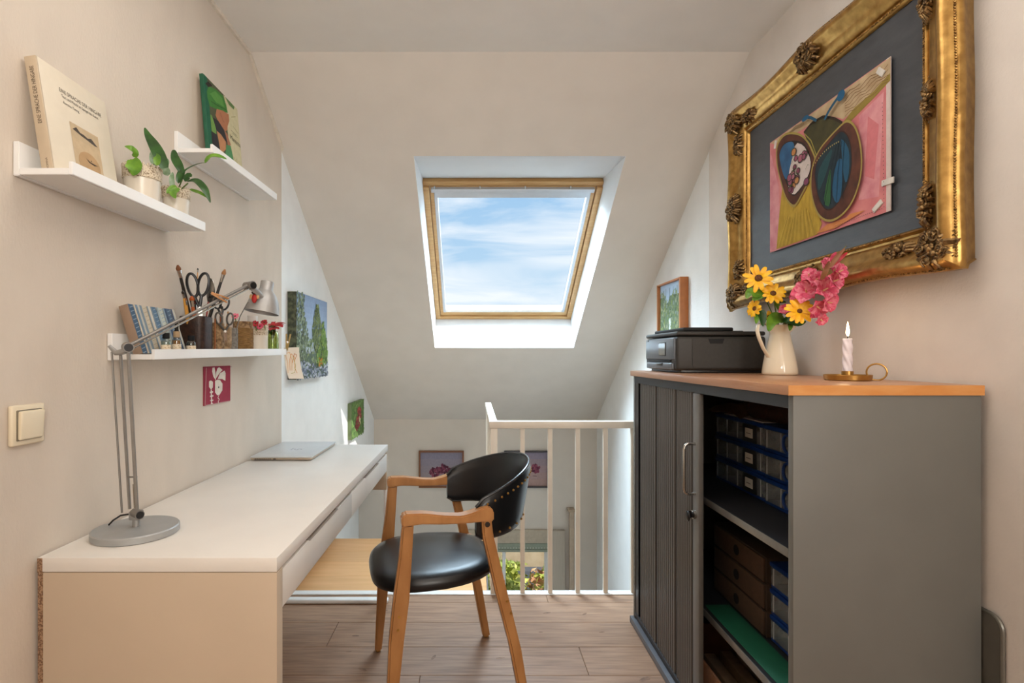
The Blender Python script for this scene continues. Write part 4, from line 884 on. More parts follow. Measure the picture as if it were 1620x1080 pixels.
for a, b in ((1.731, 1.862), (1.876, 2.062), (2.078, 2.268)):
    g = G(); g.box(CX0+.009, CX0+.014, a, b, .056, CZ-.031); p = g.build('tambour_panel', blackp, cb)
    n = 9; pw = (b-a)/n
    for k in range(n):
        y = a+pw*(k+.5); g = G()
        prof = [(CX0+.008, y-pw*.46), (CX0+.0045, y-pw*.40), (CX0+.0028, y-pw*.15), (CX0+.0028, y+pw*.15), (CX0+.0045, y+pw*.40), (CX0+.008, y+pw*.46)]
        g.prism([(x, yy, .057) for x, yy in prof], (0, 0, CZ-.031-.057)); g.build('slat', slat_m, p, angle=60)
G().box(CX0-.002, CX0+.014, 1.662, 1.708, .056, CZ-.031, bev=.003).build('door_stile', mat('stile_grey', '#6f6c68', .4), cb)
g = G(); hx = CX0-.002; g.tube([(hx, 1.688, .895), (hx-.022, 1.688, .896), (hx-.032, 1.688, .890), (hx-.035, 1.688, .878), (hx-.035, 1.688, .755), (hx-.032, 1.688, .743), (hx-.022, 1.688, .737), (hx, 1.688, .738)], .0048, 12); g.build('bow_handle', chrome, cb)
g = G(); g.cyl((hx, 1.690, .672), (hx-.008, 1.690, .672), .014); g.build('lock', chrome, cb)
g = G(); g.cyl((hx-.008, 1.690, .672), (hx-.014, 1.690, .672), .010); g.box(hx-.030, hx-.012, 1.688, 1.692, .660, .684, bev=.001); g.ball((hx-.024, 1.684, .668), .016, (.35, .8, 1)); g.build('key', blackp, cb)

# boxes in the cabinet
def org_box(x, y0, y1, z0, z1, label, group, tagged, handle):
    t = thing('storage_box', label, 'box', (x, (y0+y1)/2, z0), group)
    x1 = CX1-.014
    g = G(); g.box(x+.004, x1, y0+.003, y1-.003, z0, z0+.010, bev=.002); g.box(x, x1, y0+.001, y1-.001, z1-.014, z1, bev=.003); g.build('lid', bluep, t)
    g = G(); g.box(x+.002, x1-.002, y0+.004, y1-.004, z0+.010, z1-.014, bev=.003); g.build('tray', clearp, t)
    for k in range(5):
        g = G(); yy = y0+.02+k*(y1-y0-.04)/4; g.box(x+.0005, x+.004, yy-.0012, yy+.0012, z0+.012, z1-.016); g.build('divider', mat('divider', '#b9bcc0', .4) if 'divider' not in MATS else MATS['divider'], t)
    if tagged:
        yc = y0+(y1-y0)*tagged; g = G(); g.box(x-.002, x+.002, yc-.045, yc+.045, z0+.010, z1-.012, bev=.002); g.build('label_holder', mat('holder_dark', '#2b2b2e', .4) if 'holder_dark' not in MATS else MATS['holder_dark'], t)
        g = G(); g.box(x-.0035, x-.0021, yc-.024, yc+.024, z0+.026, z1-.026); g.build('paper_tag', paper, t)
        g = G(); g.box(x-.0040, x-.0036, yc-.014, yc+.016, (z0+z1)/2-.002, (z0+z1)/2); g.build('handwriting', paint('#4a4a55'), t)
    if handle:
        yc = y0+(y1-y0)*handle; g = G(); c = V((x-.002, yc, (z0+z1)/2)); pts = [c+V((0, .024*math.cos(a_), .026*math.sin(a_))) for a_ in [2*PI*i/20 for i in range(21)]]; g.tube(pts, .0045, 8, caps=False); g.build('clasp', bluep, t)
lv = ('lowest', 'middle', 'topmost')
for k in range(3):
    z0 = .7045+k*.084
    org_box(.926, 1.712, 2.06, z0, z0+.083, '%s clear box with paper tag and blue lid on the upper cabinet shelf' % lv[k], 'tagged storage boxes on the upper shelf', .25, 0)
    org_box(.922, 1.36, 1.708, z0, z0+.083, '%s clear box with a blue clasp beside the tagged boxes, upper cabinet shelf' % lv[k], 'storage boxes with clasps on the upper shelf', 0, .60)
for k in range(3):
    z0 = .3345+k*.078
    org_box(.871, 1.235, 1.58, z0, z0+.077, '%s clear box with blue edges next to the brown drawers, lower cabinet shelf' % lv[k], 'storage boxes on the lower shelf', 0, .5)
bd = mat('drawer_hole', '#0d0a08', .9)
for k in range(3):
    z0 = .3345+k*.080
    t = thing('cardboard_drawer', '%s brown cardboard drawer of the stack on the lower cabinet shelf' % lv[k], 'box', (.87, 1.78, z0), 'brown cardboard drawers on the lower shelf')
    G().box(.868, CX1-.014, 1.588, 1.93, z0, z0+.0785, bev=.002).build('casing', mat('casing_brown', '#38281c', .85) if k == 0 else MATS['casing_brown'], t)
    G().box(.862, .868, 1.594, 1.924, z0+.004, z0+.074, bev=.002).build('drawer_front', cardb, t)
    g = G(); g.cyl((.8618, 1.76, z0+.040), (.8606, 1.76, z0+.040), .017, n=18); g.build('finger_hole', bd, t)
tag(G().box(.775, .858, 1.195, 1.80, .3328, .3358, bev=.001).build('cutting_mat', green_mat, origin=(.82, 1.5, .333)), 'green cutting mat lying on the lower cabinet shelf', 'mat')
rt = thing('leather_roll', 'rolled brown leather case lying on top of the tagged boxes', 'case', (1.0, 1.62, .962))
g = G(); g.cyl((.965, 1.36, .999), (.950, 1.80, .999), .036, n=24); g.build('roll', leather_b, rt); g = G(); g.cyl((.9505, 1.795, .999), (.949, 1.803, .999), .024, n=20); g.build('roll_end', mat('roll_tan', '#8a5a34', .6), rt)
g = G(); g.cyl((.949, 1.803, .999), (.9485, 1.808, .999), .006, n=12); g.build('button', chrome, rt)
pp = thing('paper_sheets', 'crumpled brown and white papers stacked behind the rolled leather case', 'paper', (.95, 1.93, .958))
g = G(); rings = []
for i in range(8):
    u = i/7; rings.append([V((.905+.18*v/5, 1.82+.25*u, .9585+.050*math.sin(u*PI)*(v/5)+.014*math.sin(v*1.7+u*5)+.02*u*u)) for v in range(6)])
g.ring(rings, close=False, caps=False); g.build('brown_sheet', mat('kraft_paper', '#8a7258', .8), pp)
g = G(); g.box(.930, 1.08, 1.72, 1.99, .9575, .9600); g.build('white_sheet', paper, pp)
for i, (x, y0, y1, z1, lb) in enumerate(((.74, 1.55, 1.98, .185, 'tan leather tray at the bottom of the cabinet, the rear one'), (.745, 1.20, 1.53, .13, 'tan leather tray at the bottom of the cabinet, the nearer one'))):
    t = thing('leather_tray', lb, 'tray', (.9, (y0+y1)/2, .0455)); m = mat('tray_leather%d' % i, '#7a5238', .6, bump=.3, bscale=200)
    xa, xb = x, CX1-.02
    G().box(xa, xb, y0, y1, .0455, .052).build('tray_base', m, t)
    for b in ((xa, xa+.008, y0, y1), (xb-.008, xb, y0, y1), (xa+.008, xb-.008, y0, y0+.008), (xa+.008, xb-.008, y1-.008, y1)): G().box(b[0], b[1], b[2], b[3], .052, z1, bev=.002).build('tray_wall', m, t)
    g = G()
    for k in range(4): g.box(xa+.03+k*.06, xa+.07+k*.06, y0+.03, y1-.04, .0525, .085+.01*k, bev=.004)
    g.build('contents', mat('tray_content%d' % i, '#a58a6c', .7, var=.1), t)

# dark board slid between cabinet and wall
bp = thing('folded_tray_table', 'dark grey rounded board slid between the cabinet and the right wall', 'board', (1.122, 1.25, 0))
def rrect(y0, y1, z0, z1, r_, x, n=6):
    o = []
    for cy, cz, a0 in ((y1-r_, z1-r_, 0), (y0+r_, z1-r_, PI/2), (y0+r_, z0+r_, PI), (y1-r_, z0+r_, 1.5*PI)):
        for k in range(n+1): a_ = a0+PI/2*k/n; o.append((x, cy+r_*math.cos(a_), cz+r_*math.sin(a_)))
    return o
g = G(); g.prism(rrect(1.132, 1.70, .002, .617, .03, 1.1178), (.0085, 0, 0), bev=.001); g.build('board', mat('board_grey', '#5c5952', .45), bp)
g = G(); g.tube([(1.1215, y, z) for _, y, z in rrect(1.1345, 1.6975, .0045, .6145, .028, 0)]+[(1.1215, 1.6975, .5865)], .0045, 8); g.build('rim', mat('rim_grey', '#77746c', .35, metal=.5), bp)

# ------------------------------------------------------------------ printer
CT = 1.109
pr = thing('printer', 'black inkjet printer with a small grey screen on the beech cabinet top', 'printer', (.92, 2.16, CT))
px0, px1, py0, py1 = .752, 1.085, 1.985, 2.345
G().box(px0, px1, py0, py1, CT+.010, CT+.138, bev=.012, seg=4).build('body', print_m, pr)
G().box(px0+.02, px1-.01, py0+.012, py1-.012, CT+.001, CT+.012, bev=.002).build('foot_plinth', blackp, pr)
G().box(px0-.001, px1-.003, py0-.001, py1+.001, CT+.140, CT+.156, bev=.007, seg=3).build('scanner_lid', print_m, pr)
G().box(px0+.03, px1-.115, py0+.015, py1-.02, CT+.1565, CT+.1715, bev=.006, seg=3).build('feeder_cover', blackm, pr)
G().box(px0+.012, px1-.05, py0-.0035, py0+.004, CT+.016, CT+.128, bev=.010, seg=3).build('side_cover', print_m, pr) if False else None
g = G(); M = Matrix()
b = bmesh.new(); pts = [(x, z) for x, z in [(px0+.055, CT+.028), (px0+.065, CT+.020), (px1-.035, CT+.020), (px1-.022, CT+.030), (px1-.022, CT+.128), (px0+.055, CT+.128)]]; b.free()
g.prism([(x, py0-.0022, z) for x, z in pts], (0, .006, 0), bev=.0015); g.build('side_cover', print_m, pr)
g = G(); g.prism([(px0+.115, py0-.003, CT+.128), (px0+.175, py0-.003, CT+.128), (px0+.168, py0-.003, CT+.110), (px0+.122, py0-.003, CT+.110)], (0, .002, 0)); g.build('grip_recess', blackm, pr)
G().box(px0-.006, px0+.008, py0+.018, py1-.016, CT+.050, CT+.134, bev=.005, seg=3).build('front_panel', print_f, pr)
g = G(); g.box(px0-.0075, px0-.005, 2.085, 2.165, CT+.064, CT+.118, bev=.001); f = g.build('screen_bezel', blackp, pr)
g = G(); g.box(px0-.0085, px0-.0074, 2.090, 2.160, CT+.068, CT+.114); g.build('screen', mat('lcd_grey', '#8f938f', .08, spec=.9, metal=.3), f)
G().box(px0-.003, px0+.02, py0+.06, py1-.05, CT+.040, CT+.050, bev=.001).build('paper_slot', blackm, pr)
G().box(px0-.008, px0+.02, py0+.035, py1-.03, CT+.012, CT+.038, bev=.005, seg=3).build('paper_tray', print_f, pr)
g = G(); g.box(px0-.0095, px0-.006, py0+.13, py0+.20, CT+.026, CT+.037, bev=.001); g.build('tray_grip', blackp, pr)
g = G(); g.box(px0-.0065, px0-.004, py1-.06, py1-.035, CT+.124, CT+.131, bev=.001); g.build('power_button', blackp, pr)
g = G(); g.box(px1-.07, px1-.005, py1-.20, py1-.04, CT+.1565, CT+.166, bev=.003); g.build('hinge_cover', print_m, pr)
# small canvas on the wall behind the printer
r = thing('box_framed_painting', 'small woodland waterfall painting in a deep wooden frame above the printer', 'painting', (XR, 3.0, 1.26)); XA = XR+.004
G().box(XA-.030, XA-.001, 2.845, 3.17, 1.268, 1.583, bev=.001).build('canvas', mat('canvas_edge_dark', '#4c543f', .8), r)
for b in ((2.825, 2.842, 1.255, 1.593), (3.173, 3.188, 1.255, 1.593)): G().box(XA-.046, XA-.001, b[0], b[1], b[2], b[3], bev=.001).build('frame_stile', mat('frame_cherry', '#b4703c', .4) if 'frame_cherry' not in MATS else MATS['frame_cherry'], r)
for b in ((1.578+.006, 1.593), (1.255, 1.266)): G().box(XA-.046, XA-.001, 2.8425, 3.1725, b[0], b[1], bev=.001).build('frame_rail', MATS['frame_cherry'], r)
a = Art((XA-.030, 3.17, 1.268), (0, -1, 0), (0, 0, 1), (-1, 0, 0), .325, .315); a.k = 1
a.rect(0, 0, 1, 1, '#6f8368'); a.rect(0, .78, 1, 1, '#a8bcd2'); a.poly([(.2, .8), (.35, .62), (.5, .8)], '#a8bcd2')
a.dabs(lambda u, v: v < .80+.1*math.sin(u*11), 420, .005, ['#8a9a58', '#6f8458', '#7d8f6a', '#9aa57a', '#57694c', '#a9ae8e', '#8b9a92'], rot=1.5)
for x in (.28, .45, .62, .8): a.line([(x, .2), (x+.02, .92)], .004, random.choice(['#5f7068', '#c2c8b8', '#6b7b60']))
a.dabs(lambda u, v: abs(u-.5) < .05 and v < .36, 40, .005, ['#e6ece8', '#c6d2cc']); a.build('paint_surface', r)

# ------------------------------------------------------------------ jug with flowers
jx, jy = 1.028, 1.80
jg = thing('jug', 'cream enamel jug with a curved handle holding the bouquet', 'jug', (jx, jy, CT))
g = G(); n = 48; prof = [(.0005, .0004), (.050, .0004), (.054, .004), (.0545, .010), (.051, .035), (.044, .075), (.036, .112), (.0315, .135), (.0305, .142), (.033, .150), (.037, .160), (.039, .168), (.0375, .168), (.0315, .150), (.029, .142), (.034, .11), (.049, .012), (.0005, .006)]
rings = []
for i, (r2, z) in enumerate(prof):
    ring = []
    for k in range(n):
        a_ = 2*PI*k/n; sp = max(0, math.cos(a_-.75*PI/2))**6 if z > .14 else 0
        a0 = 0.0; sp = max(0, math.cos(a_+.25))**8 if z > .145 else 0
        ring.append(V((jx+(r2+sp*.016)*math.cos(a_), jy+(r2+sp*.016)*math.sin(a_), CT+z+sp*.010)))
    rings.append(ring)
g.ring(rings, caps=False); g.build('jug_body', cream_enamel, jg, angle=50)
g = G(); hxx = jx; P = [(-.032, .150), (-.050, .168), (-.074, .174), (-.092, .166), (-.096, .150), (-.088, .125), (-.070, .090), (-.048, .060)]
P = [V((jx+a_*.93, jy-a_*-.25, CT+z)) for a_, z in P]; rings = []
for i, p in enumerate(P):
    d = (P[min(i+1, len(P)-1)]-P[max(i-1, 0)]).normalized(); s_ = V((.25, -.93, 0)).normalized(); u_ = d.cross(s_).normalized(); rings.append([p+s_*.0085*math.cos(t)+u_*.0028*math.sin(t) for t in [2*PI*k/12 for k in range(12)]])
g.ring(rings); g.build('handle', cream_enamel, jg, angle=60)
JM = V((jx, jy, CT+.150))
FD = 1.79
def A_(px, py, D=FD): return at(px, py, D)
grp = 'yellow flowers of the bouquet'
def ystem(px, py, D): return [A_(px+(1232-px)*.45, py+(520-py)*.5, (D+jy)/2), JM, JM-V((0, 0, .10))]
f1 = daisy('yellow_flower', 'topmost yellow flower of the bouquet with the dark centre', A_(1200, 440, 1.76), (-.42, -1, .15), .047, 11, petal_y, disc_m, ystem(1200, 440, 1.76), pw=.155, group=grp)
f2 = daisy('yellow_flower', 'yellow flower of the bouquet just below and right of the topmost', A_(1223, 464, 1.75), (-.3, -1, .35), .037, 13, petal_y, disc_m, ystem(1223, 464, 1.75), pw=.18, group=grp)
f3 = daisy('yellow_flower', 'yellow flower hanging over the jug rim beside the pink gladiolus', A_(1265, 492, 1.62), (-.25, -1, .25), .041, 14, petal_y, disc_m, ystem(1265, 492, 1.74), pw=.17, group=grp, dr=.18)
f4 = daisy('yellow_flower', 'small yellow flower seen edge-on at the far left of the bouquet', A_(1194, 488, 1.78), (-1, -.35, .1), .031, 12, petal_y, disc_m, ystem(1194, 488, 1.79), pw=.2, group=grp)
f5 = daisy('yellow_flower', 'half hidden little yellow bud low between the leaves', A_(1216, 500, 1.80), (-.6, -1, -.1), .018, 9, petal_y, disc_m, ystem(1216, 500, 1.80), pw=.26, group=grp)
def bl(root, pts, wd, m=leaf_d, nrm=(-.2, -1, .3)):
    leaf(root, [A_(*p) for p in pts], wd, m, nrm, prof=lambda t: math.sin(PI*(t*.94+.03)**.75)**.8)
bl(f1, [(1206, 462, 1.77), (1196, 464, 1.76), (1186, 462, 1.76), (1181, 472, 1.76)], .016, leaf_l)
bl(f1, [(1208, 458, 1.77), (1200, 468, 1.76), (1190, 474, 1.76)], .014, leaf_l)
bl(f4, [(1203, 490, 1.78), (1206, 500, 1.77), (1207, 516, 1.76)], .013, leaf_d)
bl(f4, [(1199, 493, 1.78), (1197, 503, 1.77), (1196, 512, 1.76)], .008, leaf_l)
bl(f5, [(1240, 505, 1.77), (1228, 503, 1.75), (1220, 510, 1.74), (1216, 524, 1.73)], .020, leaf_l)
bl(f3, [(1236, 509, 1.77), (1246, 506, 1.74), (1262, 512, 1.73), (1275, 508, 1.73)], .012, leaf_d)
bl(f3, [(1247, 508, 1.76), (1250, 515, 1.74), (1249, 523, 1.73)], .008, leaf_l)
bl(f2, [(1233, 494, 1.78), (1241, 492, 1.77), (1247, 499, 1.76)], .013, leaf_d)
bl(f2, [(1228, 480, 1.77), (1234, 477, 1.77), (1244, 478, 1.77)], .006, leaf_d)
bl(f2, [(1227, 476, 1.77), (1232, 487, 1.76), (1237, 494, 1.76)], .007, leaf_l)
gl = thing('gladiolus', 'pink gladiolus spike with ruffled blooms leaning to the right', 'flower', tuple(A_(1300, 455, 1.56)))
gp = [JM-V((0, 0, .08)), JM, A_(1254, 492, 1.76), A_(1285, 460, 1.64), A_(1305, 432, 1.55), A_(1322, 408, 1.50), A_(1339, 389, 1.46)]
g = G(); g.tube(gp, [.004, .004, .004, .0038, .0034, .003, .0012], 8); g.build('stem', mat('glad_stem', '#7d7040', .5), gl)
def ruffled(c, nrm, r_, m1, m2):
    c = V(c); nz = V(nrm).normalized(); ax = nz.orthogonal().normalized(); ay = nz.cross(ax); off = random.random()*6
    for k in range(6):
        a_ = off+2*PI*k/6; d_ = ax*math.cos(a_)+ay*math.sin(a_); s_ = nz.cross(d_).normalized(); rows = []
        L_ = r_*random.uniform(.85, 1.15)
        for i in range(7):
            t = i/6; p = c+d_*L_*t*(.95-.1*t)+nz*r_*(.55*t-.35*t*t*t); w_ = L_*.46*math.sin(PI*(t*.78+.12))
            rows.append([p+s_*w_*q+nz*(abs(q)*.12*r_+.07*r_*t*math.sin(q*9+k*2+i)) +d_*(-.10*r_*q*q*t) for q in (-1, -.66, -.33, 0, .33, .66, 1)])
        g = G(); g.ring(rows, close=False, caps=False); g.build('petal', m1 if k % 2 else m2, gl, angle=75)
    g = G(); g.tube([c-nz*.004, c+nz*r_*.45], [.0035, .0012], 6); g.build('stamen', mat('stamen_pale', '#e8cf9a', .6) if 'stamen_pale' not in MATS else MATS['stamen_pale'], gl)
for px, py, D, nr, r_ in ((1276, 462, 1.62, (-.8, -1, .4), .046), (1302, 460, 1.55, (.1, -1, .3), .046), (1318, 445, 1.50, (.3, -1, .2), .038), (1281, 437, 1.60, (-.7, -.7, .6), .030), (1309, 420, 1.51, (.0, -.8, .5), .030),
                          (1292, 484, 1.57, (.1, -1, -.7), .040), (1298, 505, 1.56, (.1, -1, -.6), .024), (1242, 489, 1.74, (-.6, -1, .2), .022), (1291, 444, 1.58, (-.3, -1, .4), .034), (1327, 430, 1.47, (.3, -1, .3), .030), (1309, 478, 1.55, (.3, -1, -.2), .036), (1262, 470, 1.66, (-.8, -.8, .2), .030)): ruffled(A_(px, py, D), nr, r_, petal_k, petal_k2)
for pts, wd, m in (([(1299, 443, 1.50), (1306, 428, 1.48), (1312, 412, 1.48)], .007, mat('bract_brown', '#8a5a3a', .6)), ([(1312, 424, 1.46), (1323, 408, 1.45), (1337, 392, 1.45)], .006, MATS['bract_brown']), ([(1318, 420, 1.46), (1330, 408, 1.45), (1341, 399, 1.45)], .005, petal_r), ([(1316, 416, 1.47), (1318, 406, 1.47), (1323, 398, 1.46)], .007, petal_k)):
    g = G(); blade(g, [A_(*p) for p in pts], wd, (-.2, -1, .2)); g.build('bract', m, gl, angle=60)

# ------------------------------------------------------------------ candle
cx, cy = .984, 1.41
ho = thing('candle_holder', 'brass chamberstick with a round ring handle on the cabinet top', 'candle holder', (cx, cy, CT))
g = G(); g.lathe((cx, cy, CT), [(0, 0), (.050, 0), (.053, .002), (.0545, .014), (.0535, .015), (.051, .004), (0, .0035)], 56); g.build('dish', brass, ho)
g = G(); g.lathe((cx, cy, CT), [(.018, .004), (.014, .008), (.0135, .024), (.0125, .0245), (.0118, .008), (0, .008)], 28); g.build('socket', brass, ho)
g = G(); c = V((cx+.068, cy-.012, CT+.022)); ux = V((.82, -.57, 0)).normalized(); g.tube([c+ux*.0215*math.cos(t)+V((0, 0, .0215*math.sin(t))) for t in [2*PI*k/36 for k in range(37)]], .0022, 8, caps=False); g.build('ring_handle', brass, ho)
ca = thing('candle', 'pale twisted candle burning in the brass chamberstick', 'candle', (cx, cy, CT+.009))
g = G(); rings = []
for i in range(49):
    z = CT+.0095+i*.0021; tw = i*.42; r2 = .0108 if 0 < i < 48 else .0095
    rings.append([V((cx+r2*(1+.11*math.cos(4*(2*PI*k/30)+tw))*math.cos(2*PI*k/30), cy+r2*(1+.11*math.cos(4*(2*PI*k/30)+tw))*math.sin(2*PI*k/30), z)) for k in range(30)])
g.ring(rings); g.build('wax_body', wax, ca, angle=60)
zt = CT+.0095+48*.0021
g = G(); g.tube([(cx, cy, zt-.002), (cx+.0004, cy, zt+.004), (cx+.001, cy, zt+.008)], .0009, 6); g.build('wick', blackm, ca)
g = G(); g.lathe((cx+.0008, cy, zt+.005), [(0, 0), (.0028, .004), (.0042, .010), (.0038, .018), (.0022, .028), (.0008, .036), (0, .040)], 16); g.build('flame', flame_m, ca, angle=80)
lamp('candle_light', 'POINT', (cx+.0008, cy, zt+.05), (0, 0, 0), .03, (1, .65, .3), shadow_soft_size=.01)

# ------------------------------------------------------------------ gilt frame with the pastel drawing
fr = thing('gilt_frame', 'large ornate gilt picture frame with a slate coloured backing board', 'picture frame', (XR, 1.71, 1.4))
FY0, FY1, FZ0, FZ1 = 1.296, 2.120, 1.488, 2.062   # sight edge
MW = .112
prof = [(0, .034), (.003, .042), (.008, .045), (.012, .042), (.014, .037), (.020, .037), (.022, .043), (.027, .047), (.032, .052), (.050, .053), (.062, .060), (.074, .074), (.086, .080), (.096, .076), (.103, .066), (.107, .060), (.112, .056), (.1125, .044), (.102, .030), (.090, .001)]
def fpt(side, t, w_, dep, bump):
    wo = w_+max(0, (w_-.03))/.08*bump
    if side == 0: y = FY0-wo+(FY1-FY0+2*wo)*t; z = FZ0-wo
    if side == 1: y = FY0-wo+(FY1-FY0+2*wo)*t; z = FZ1+wo
    if side == 2: z = FZ0-wo+(FZ1-FZ0+2*wo)*t; y = FY0-wo
    if side == 3: z = FZ0-wo+(FZ1-FZ0+2*wo)*t; y = FY1+wo
    return V((XR-dep, y, z))
def bumpf(t, side): 
    v_ = .5+.5*math.cos(4*PI*t); return .016*v_**1.2 if side in (1, 3) else (.010*v_**1.2 if side == 0 else .004*v_)
for side, nm in ((0, 'frame_rail'), (1, 'frame_rail'), (2, 'frame_stile'), (3, 'frame_stile')):
    g = G(); rings = []; NS = 56
    for i in range(NS+1):
        t = i/NS; rings.append([fpt(side, t, w_, d_, bumpf(t, side)) for w_, d_ in prof])
    g.ring(rings, close=True, caps=True); mem = g.build(nm, gold, fr, angle=50)
    g = G()
    nb = 120 if side < 2 else 90
    for i in range(nb): g.ball(fpt(side, .085+.83*(i+.5)/nb, .008, .0455, 0), .0028, u=6, w_=4)
    nb = 150 if side < 2 else 120
    for i in range(nb): tt = .02+.96*(i+.5)/nb; g.ball(fpt(side, tt, .108, .060, bumpf(tt, side)), .0032, u=6, w_=4)
    g.build('bead_row', gold_b, mem, kind='stuff')
def ornament(name, c, sy, sz, seed, n=34, dep=.070):
    """carved acanthus cluster: curled leaves, scrolls and berries on the moulding"""
    rnd = random.Random(seed); g = G(); cy_, cz_ = c
    for i in range(n):
        a_ = 2*PI*i/n+rnd.uniform(-.2, .2); r0, r1 = rnd.uniform(.1, .45), rnd.uniform(.75, 1.05)
        p0 = V((XR-dep-.004, cy_+sy*r0*math.cos(a_), cz_+sz*r0*math.sin(a_))); p1 = V((XR-dep*.80, cy_+sy*r1*math.cos(a_+.3), cz_+sz*r1*math.sin(a_+.3)))
        pm = (p0+p1)/2+V((-.014, 0, 0)); tip = p1+V((-.010, sy*.08*math.cos(a_+1.5), sz*.08*math.sin(a_+1.5)))
        g.tube([p0, pm, p1, tip], [.0030, .0055, .0042, .0018], 6)
    for i in range(7):
        a_ = 2*PI*i/7+rnd.random(); q = V((XR-dep-.010, cy_+sy*.55*math.cos(a_), cz_+sz*.55*math.sin(a_))); R = min(sy, sz)*.30
        g.tube([q+V((-.002*k*.2, R*(1-k/16)*math.cos(k*.65+a_), R*(1-k/16)*math.sin(k*.65+a_))) for k in range(14)], .0026, 6)
    for i in range(9): g.ball((XR-dep-.014, cy_+sy*rnd.uniform(-.3, .3), cz_+sz*rnd.uniform(-.3, .3)), rnd.uniform(.004, .007), u=8, w_=6)
    g.ball((XR-dep, cy_, cz_), .5*(sy+sz)*.72, (.16, sy/(sy+sz)*1.9, sz/(sy+sz)*1.9), u=16, w_=10)
    return g.build(name, gold_d, fr, angle=50)
m_ = .066
for i, (y, z) in enumerate(((FY0-m_, FZ0-m_), (FY1+m_, FZ0-m_), (FY0-m_, FZ1+m_), (FY1+m_+.008, FZ1+m_))): ornament('corner_ornament', (y, z), .052, .052, i, 36)
cyf, czf = (FY0+FY1)/2, (FZ0+FZ1)/2
ornament('center_ornament', (cyf, FZ1+m_+.006), .060, .050, 11, 34); ornament('center_ornament', (cyf, FZ0-m_), .070, .040, 12, 34, .066)
ornament('center_ornament', (FY1+m_+.006, czf), .048, .062, 13, 34); ornament('center_ornament', (FY0-.034, czf), .018, .060, 14, 22, .052)
for i, (y, z, sy, sz) in enumerate(((FY0-.028, FZ0+.04, .020, .060), (FY1+.052, FZ0+.035, .030, .055), (FY1+.052, FZ1-.035, .030, .055), (FY0+.055, FZ0-.052, .060, .026), (FY1-.03, FZ0-.052, .060, .026), (FY1-.03, FZ1+.052, .060, .026), (FY0+.05, FZ1+.052, .060, .026), (FY0-.028, FZ1-.04, .020, .06))):
    ornament('carved_spray', (y, z), sy, sz, 30+i, 20, .054)
G().box(XR-.0425+.010, XR-.020, FY0-.01, FY1+.01, FZ0-.01, FZ1+.01).build('backing_board', slate, fr)
XD = XR-.0345
dr = thing('pastel_drawing', 'pastel drawing of two rounded wing shapes taped onto the slate board', 'drawing', (XD, 1.67, 1.55))
def _xd(y): return XD-.004-.0095*(y-1.387)/.567*0
U_ = V((0, -1, 0)); a = Art((XD-.0065, 1.966, 1.553), U_, (0, 0, 1), (-1, 0, 0), .570, .403)
g = G(); g.box(XD-.0060, XD-.0045, 1.396, 1.966, 1.553, 1.956); g.build('sheet', mat('drawing_paper', '#d9c6bd', .8), dr)
pk1, pk2, pkl = mat('pastel_pink', '#cf8482', .85, scale=20, col2='#bb6a70', lo=.3, hi=.7), mat('pastel_rose', '#d4979a', .85, scale=26, col2='#bf7680', lo=.3, hi=.7), None
a.k = 1
a.rect(0, 0, .975, 1, pk1); a.poly([(.0, 0), (.12, 0), (.10, .55), (.0, .95)], pk2); a.poly([(.80, .15), (.93, .12), (.96, .80), (.80, .74)], pk2)
a.poly([(.84, .3), (.90, .25), (.93, .6), (.86, .7)], '#c9767c'); a.poly([(.975, 0), (1, 0), (1, 1), (.975, 1)], '#cdbcb6')
a.poly([(.007, .995), (.469, .995), (1, .995), (1, .856), (.85, .807), (.687, .789), (.598, .867), (.502, .92), (.382, .917), (.291, .924), (.06, .96)], mat('pastel_cream', '#bda887', .85, scale=20, col2='#a38a68', lo=.3, hi=.7))
a.poly([(.687, .768), (.771, .819), (.9, .845), (.999, .895), (1, .844), (.888, .794), (.785, .755), (.702, .724)], '#8f7c3a')
for k in range(7):
    p = []; o_ = k*.025
    for q in range(9): p.append((.70+q*.036, .80+o_+q*.006+.012*math.sin(q*2+k))) if .80+o_+q*.006 < .97 else None
    a.line(p, .0016, '#7a5a3c')
for k in range(4): a.line([(.12+q*.04, .955+.008*k+.008*math.sin(q*2)-.0) for q in range(7)], .0014, '#7a5f40')
Yl = [(.452, .507), (.365, .391), (.3, .322), (.193, .398), (.142, .521), (.111, .312), (.079, .01), (.291, .01), (.486, .012), (.519, .085), (.461, .258)]
a.poly(Yl, mat('pastel_yellow', '#b99a34', .85, scale=30, stretch=(1, 3, 1), col2='#a08228', lo=.3, hi=.7))
for k in range(18): a.line([(.09+k*.022, .015), (.19+k*.013, .24+.012*math.sin(k)*2)], .0015, '#7f6a24' if k % 2 else '#cdb04e')
a.poly([(.469, .02), (.567, .061), (.716, .058), (.744, .075), (.85, .062), (.628, .01)], '#c9824e')
a.poly([(.365, .88), (.435, .908), (.535, .899), (.628, .826), (.687, .754), (.636, .721), (.535, .676), (.477, .609), (.444, .695), (.391, .81)], mat('pastel_olive', '#45401f', .85, scale=20, col2='#2c2c18', lo=.3, hi=.7))
a.line([(.365, .88), (.435, .915), (.535, .905), (.628, .83), (.687, .76)], .008, '#33281d'); a.line([(.37, .87), (.43, .78), (.477, .64)], .004, '#8f8440')
def halo(pts, c, k=1.06):
    mx_, my_ = sum(p[0] for p in pts)/len(pts), sum(p[1] for p in pts)/len(pts); a.poly([(mx_+(x-mx_)*k, my_+(y-my_)*k) for x, y in pts], c)
def smooth(pts, it=2):
    for _ in range(it):
        q = []
        for i in range(len(pts)):
            p, r2 = pts[i], pts[(i+1) % len(pts)]; q += [(p[0]*.75+r2[0]*.25, p[1]*.75+r2[1]*.25), (p[0]*.25+r2[0]*.75, p[1]*.25+r2[1]*.75)]
        pts = q
    return pts
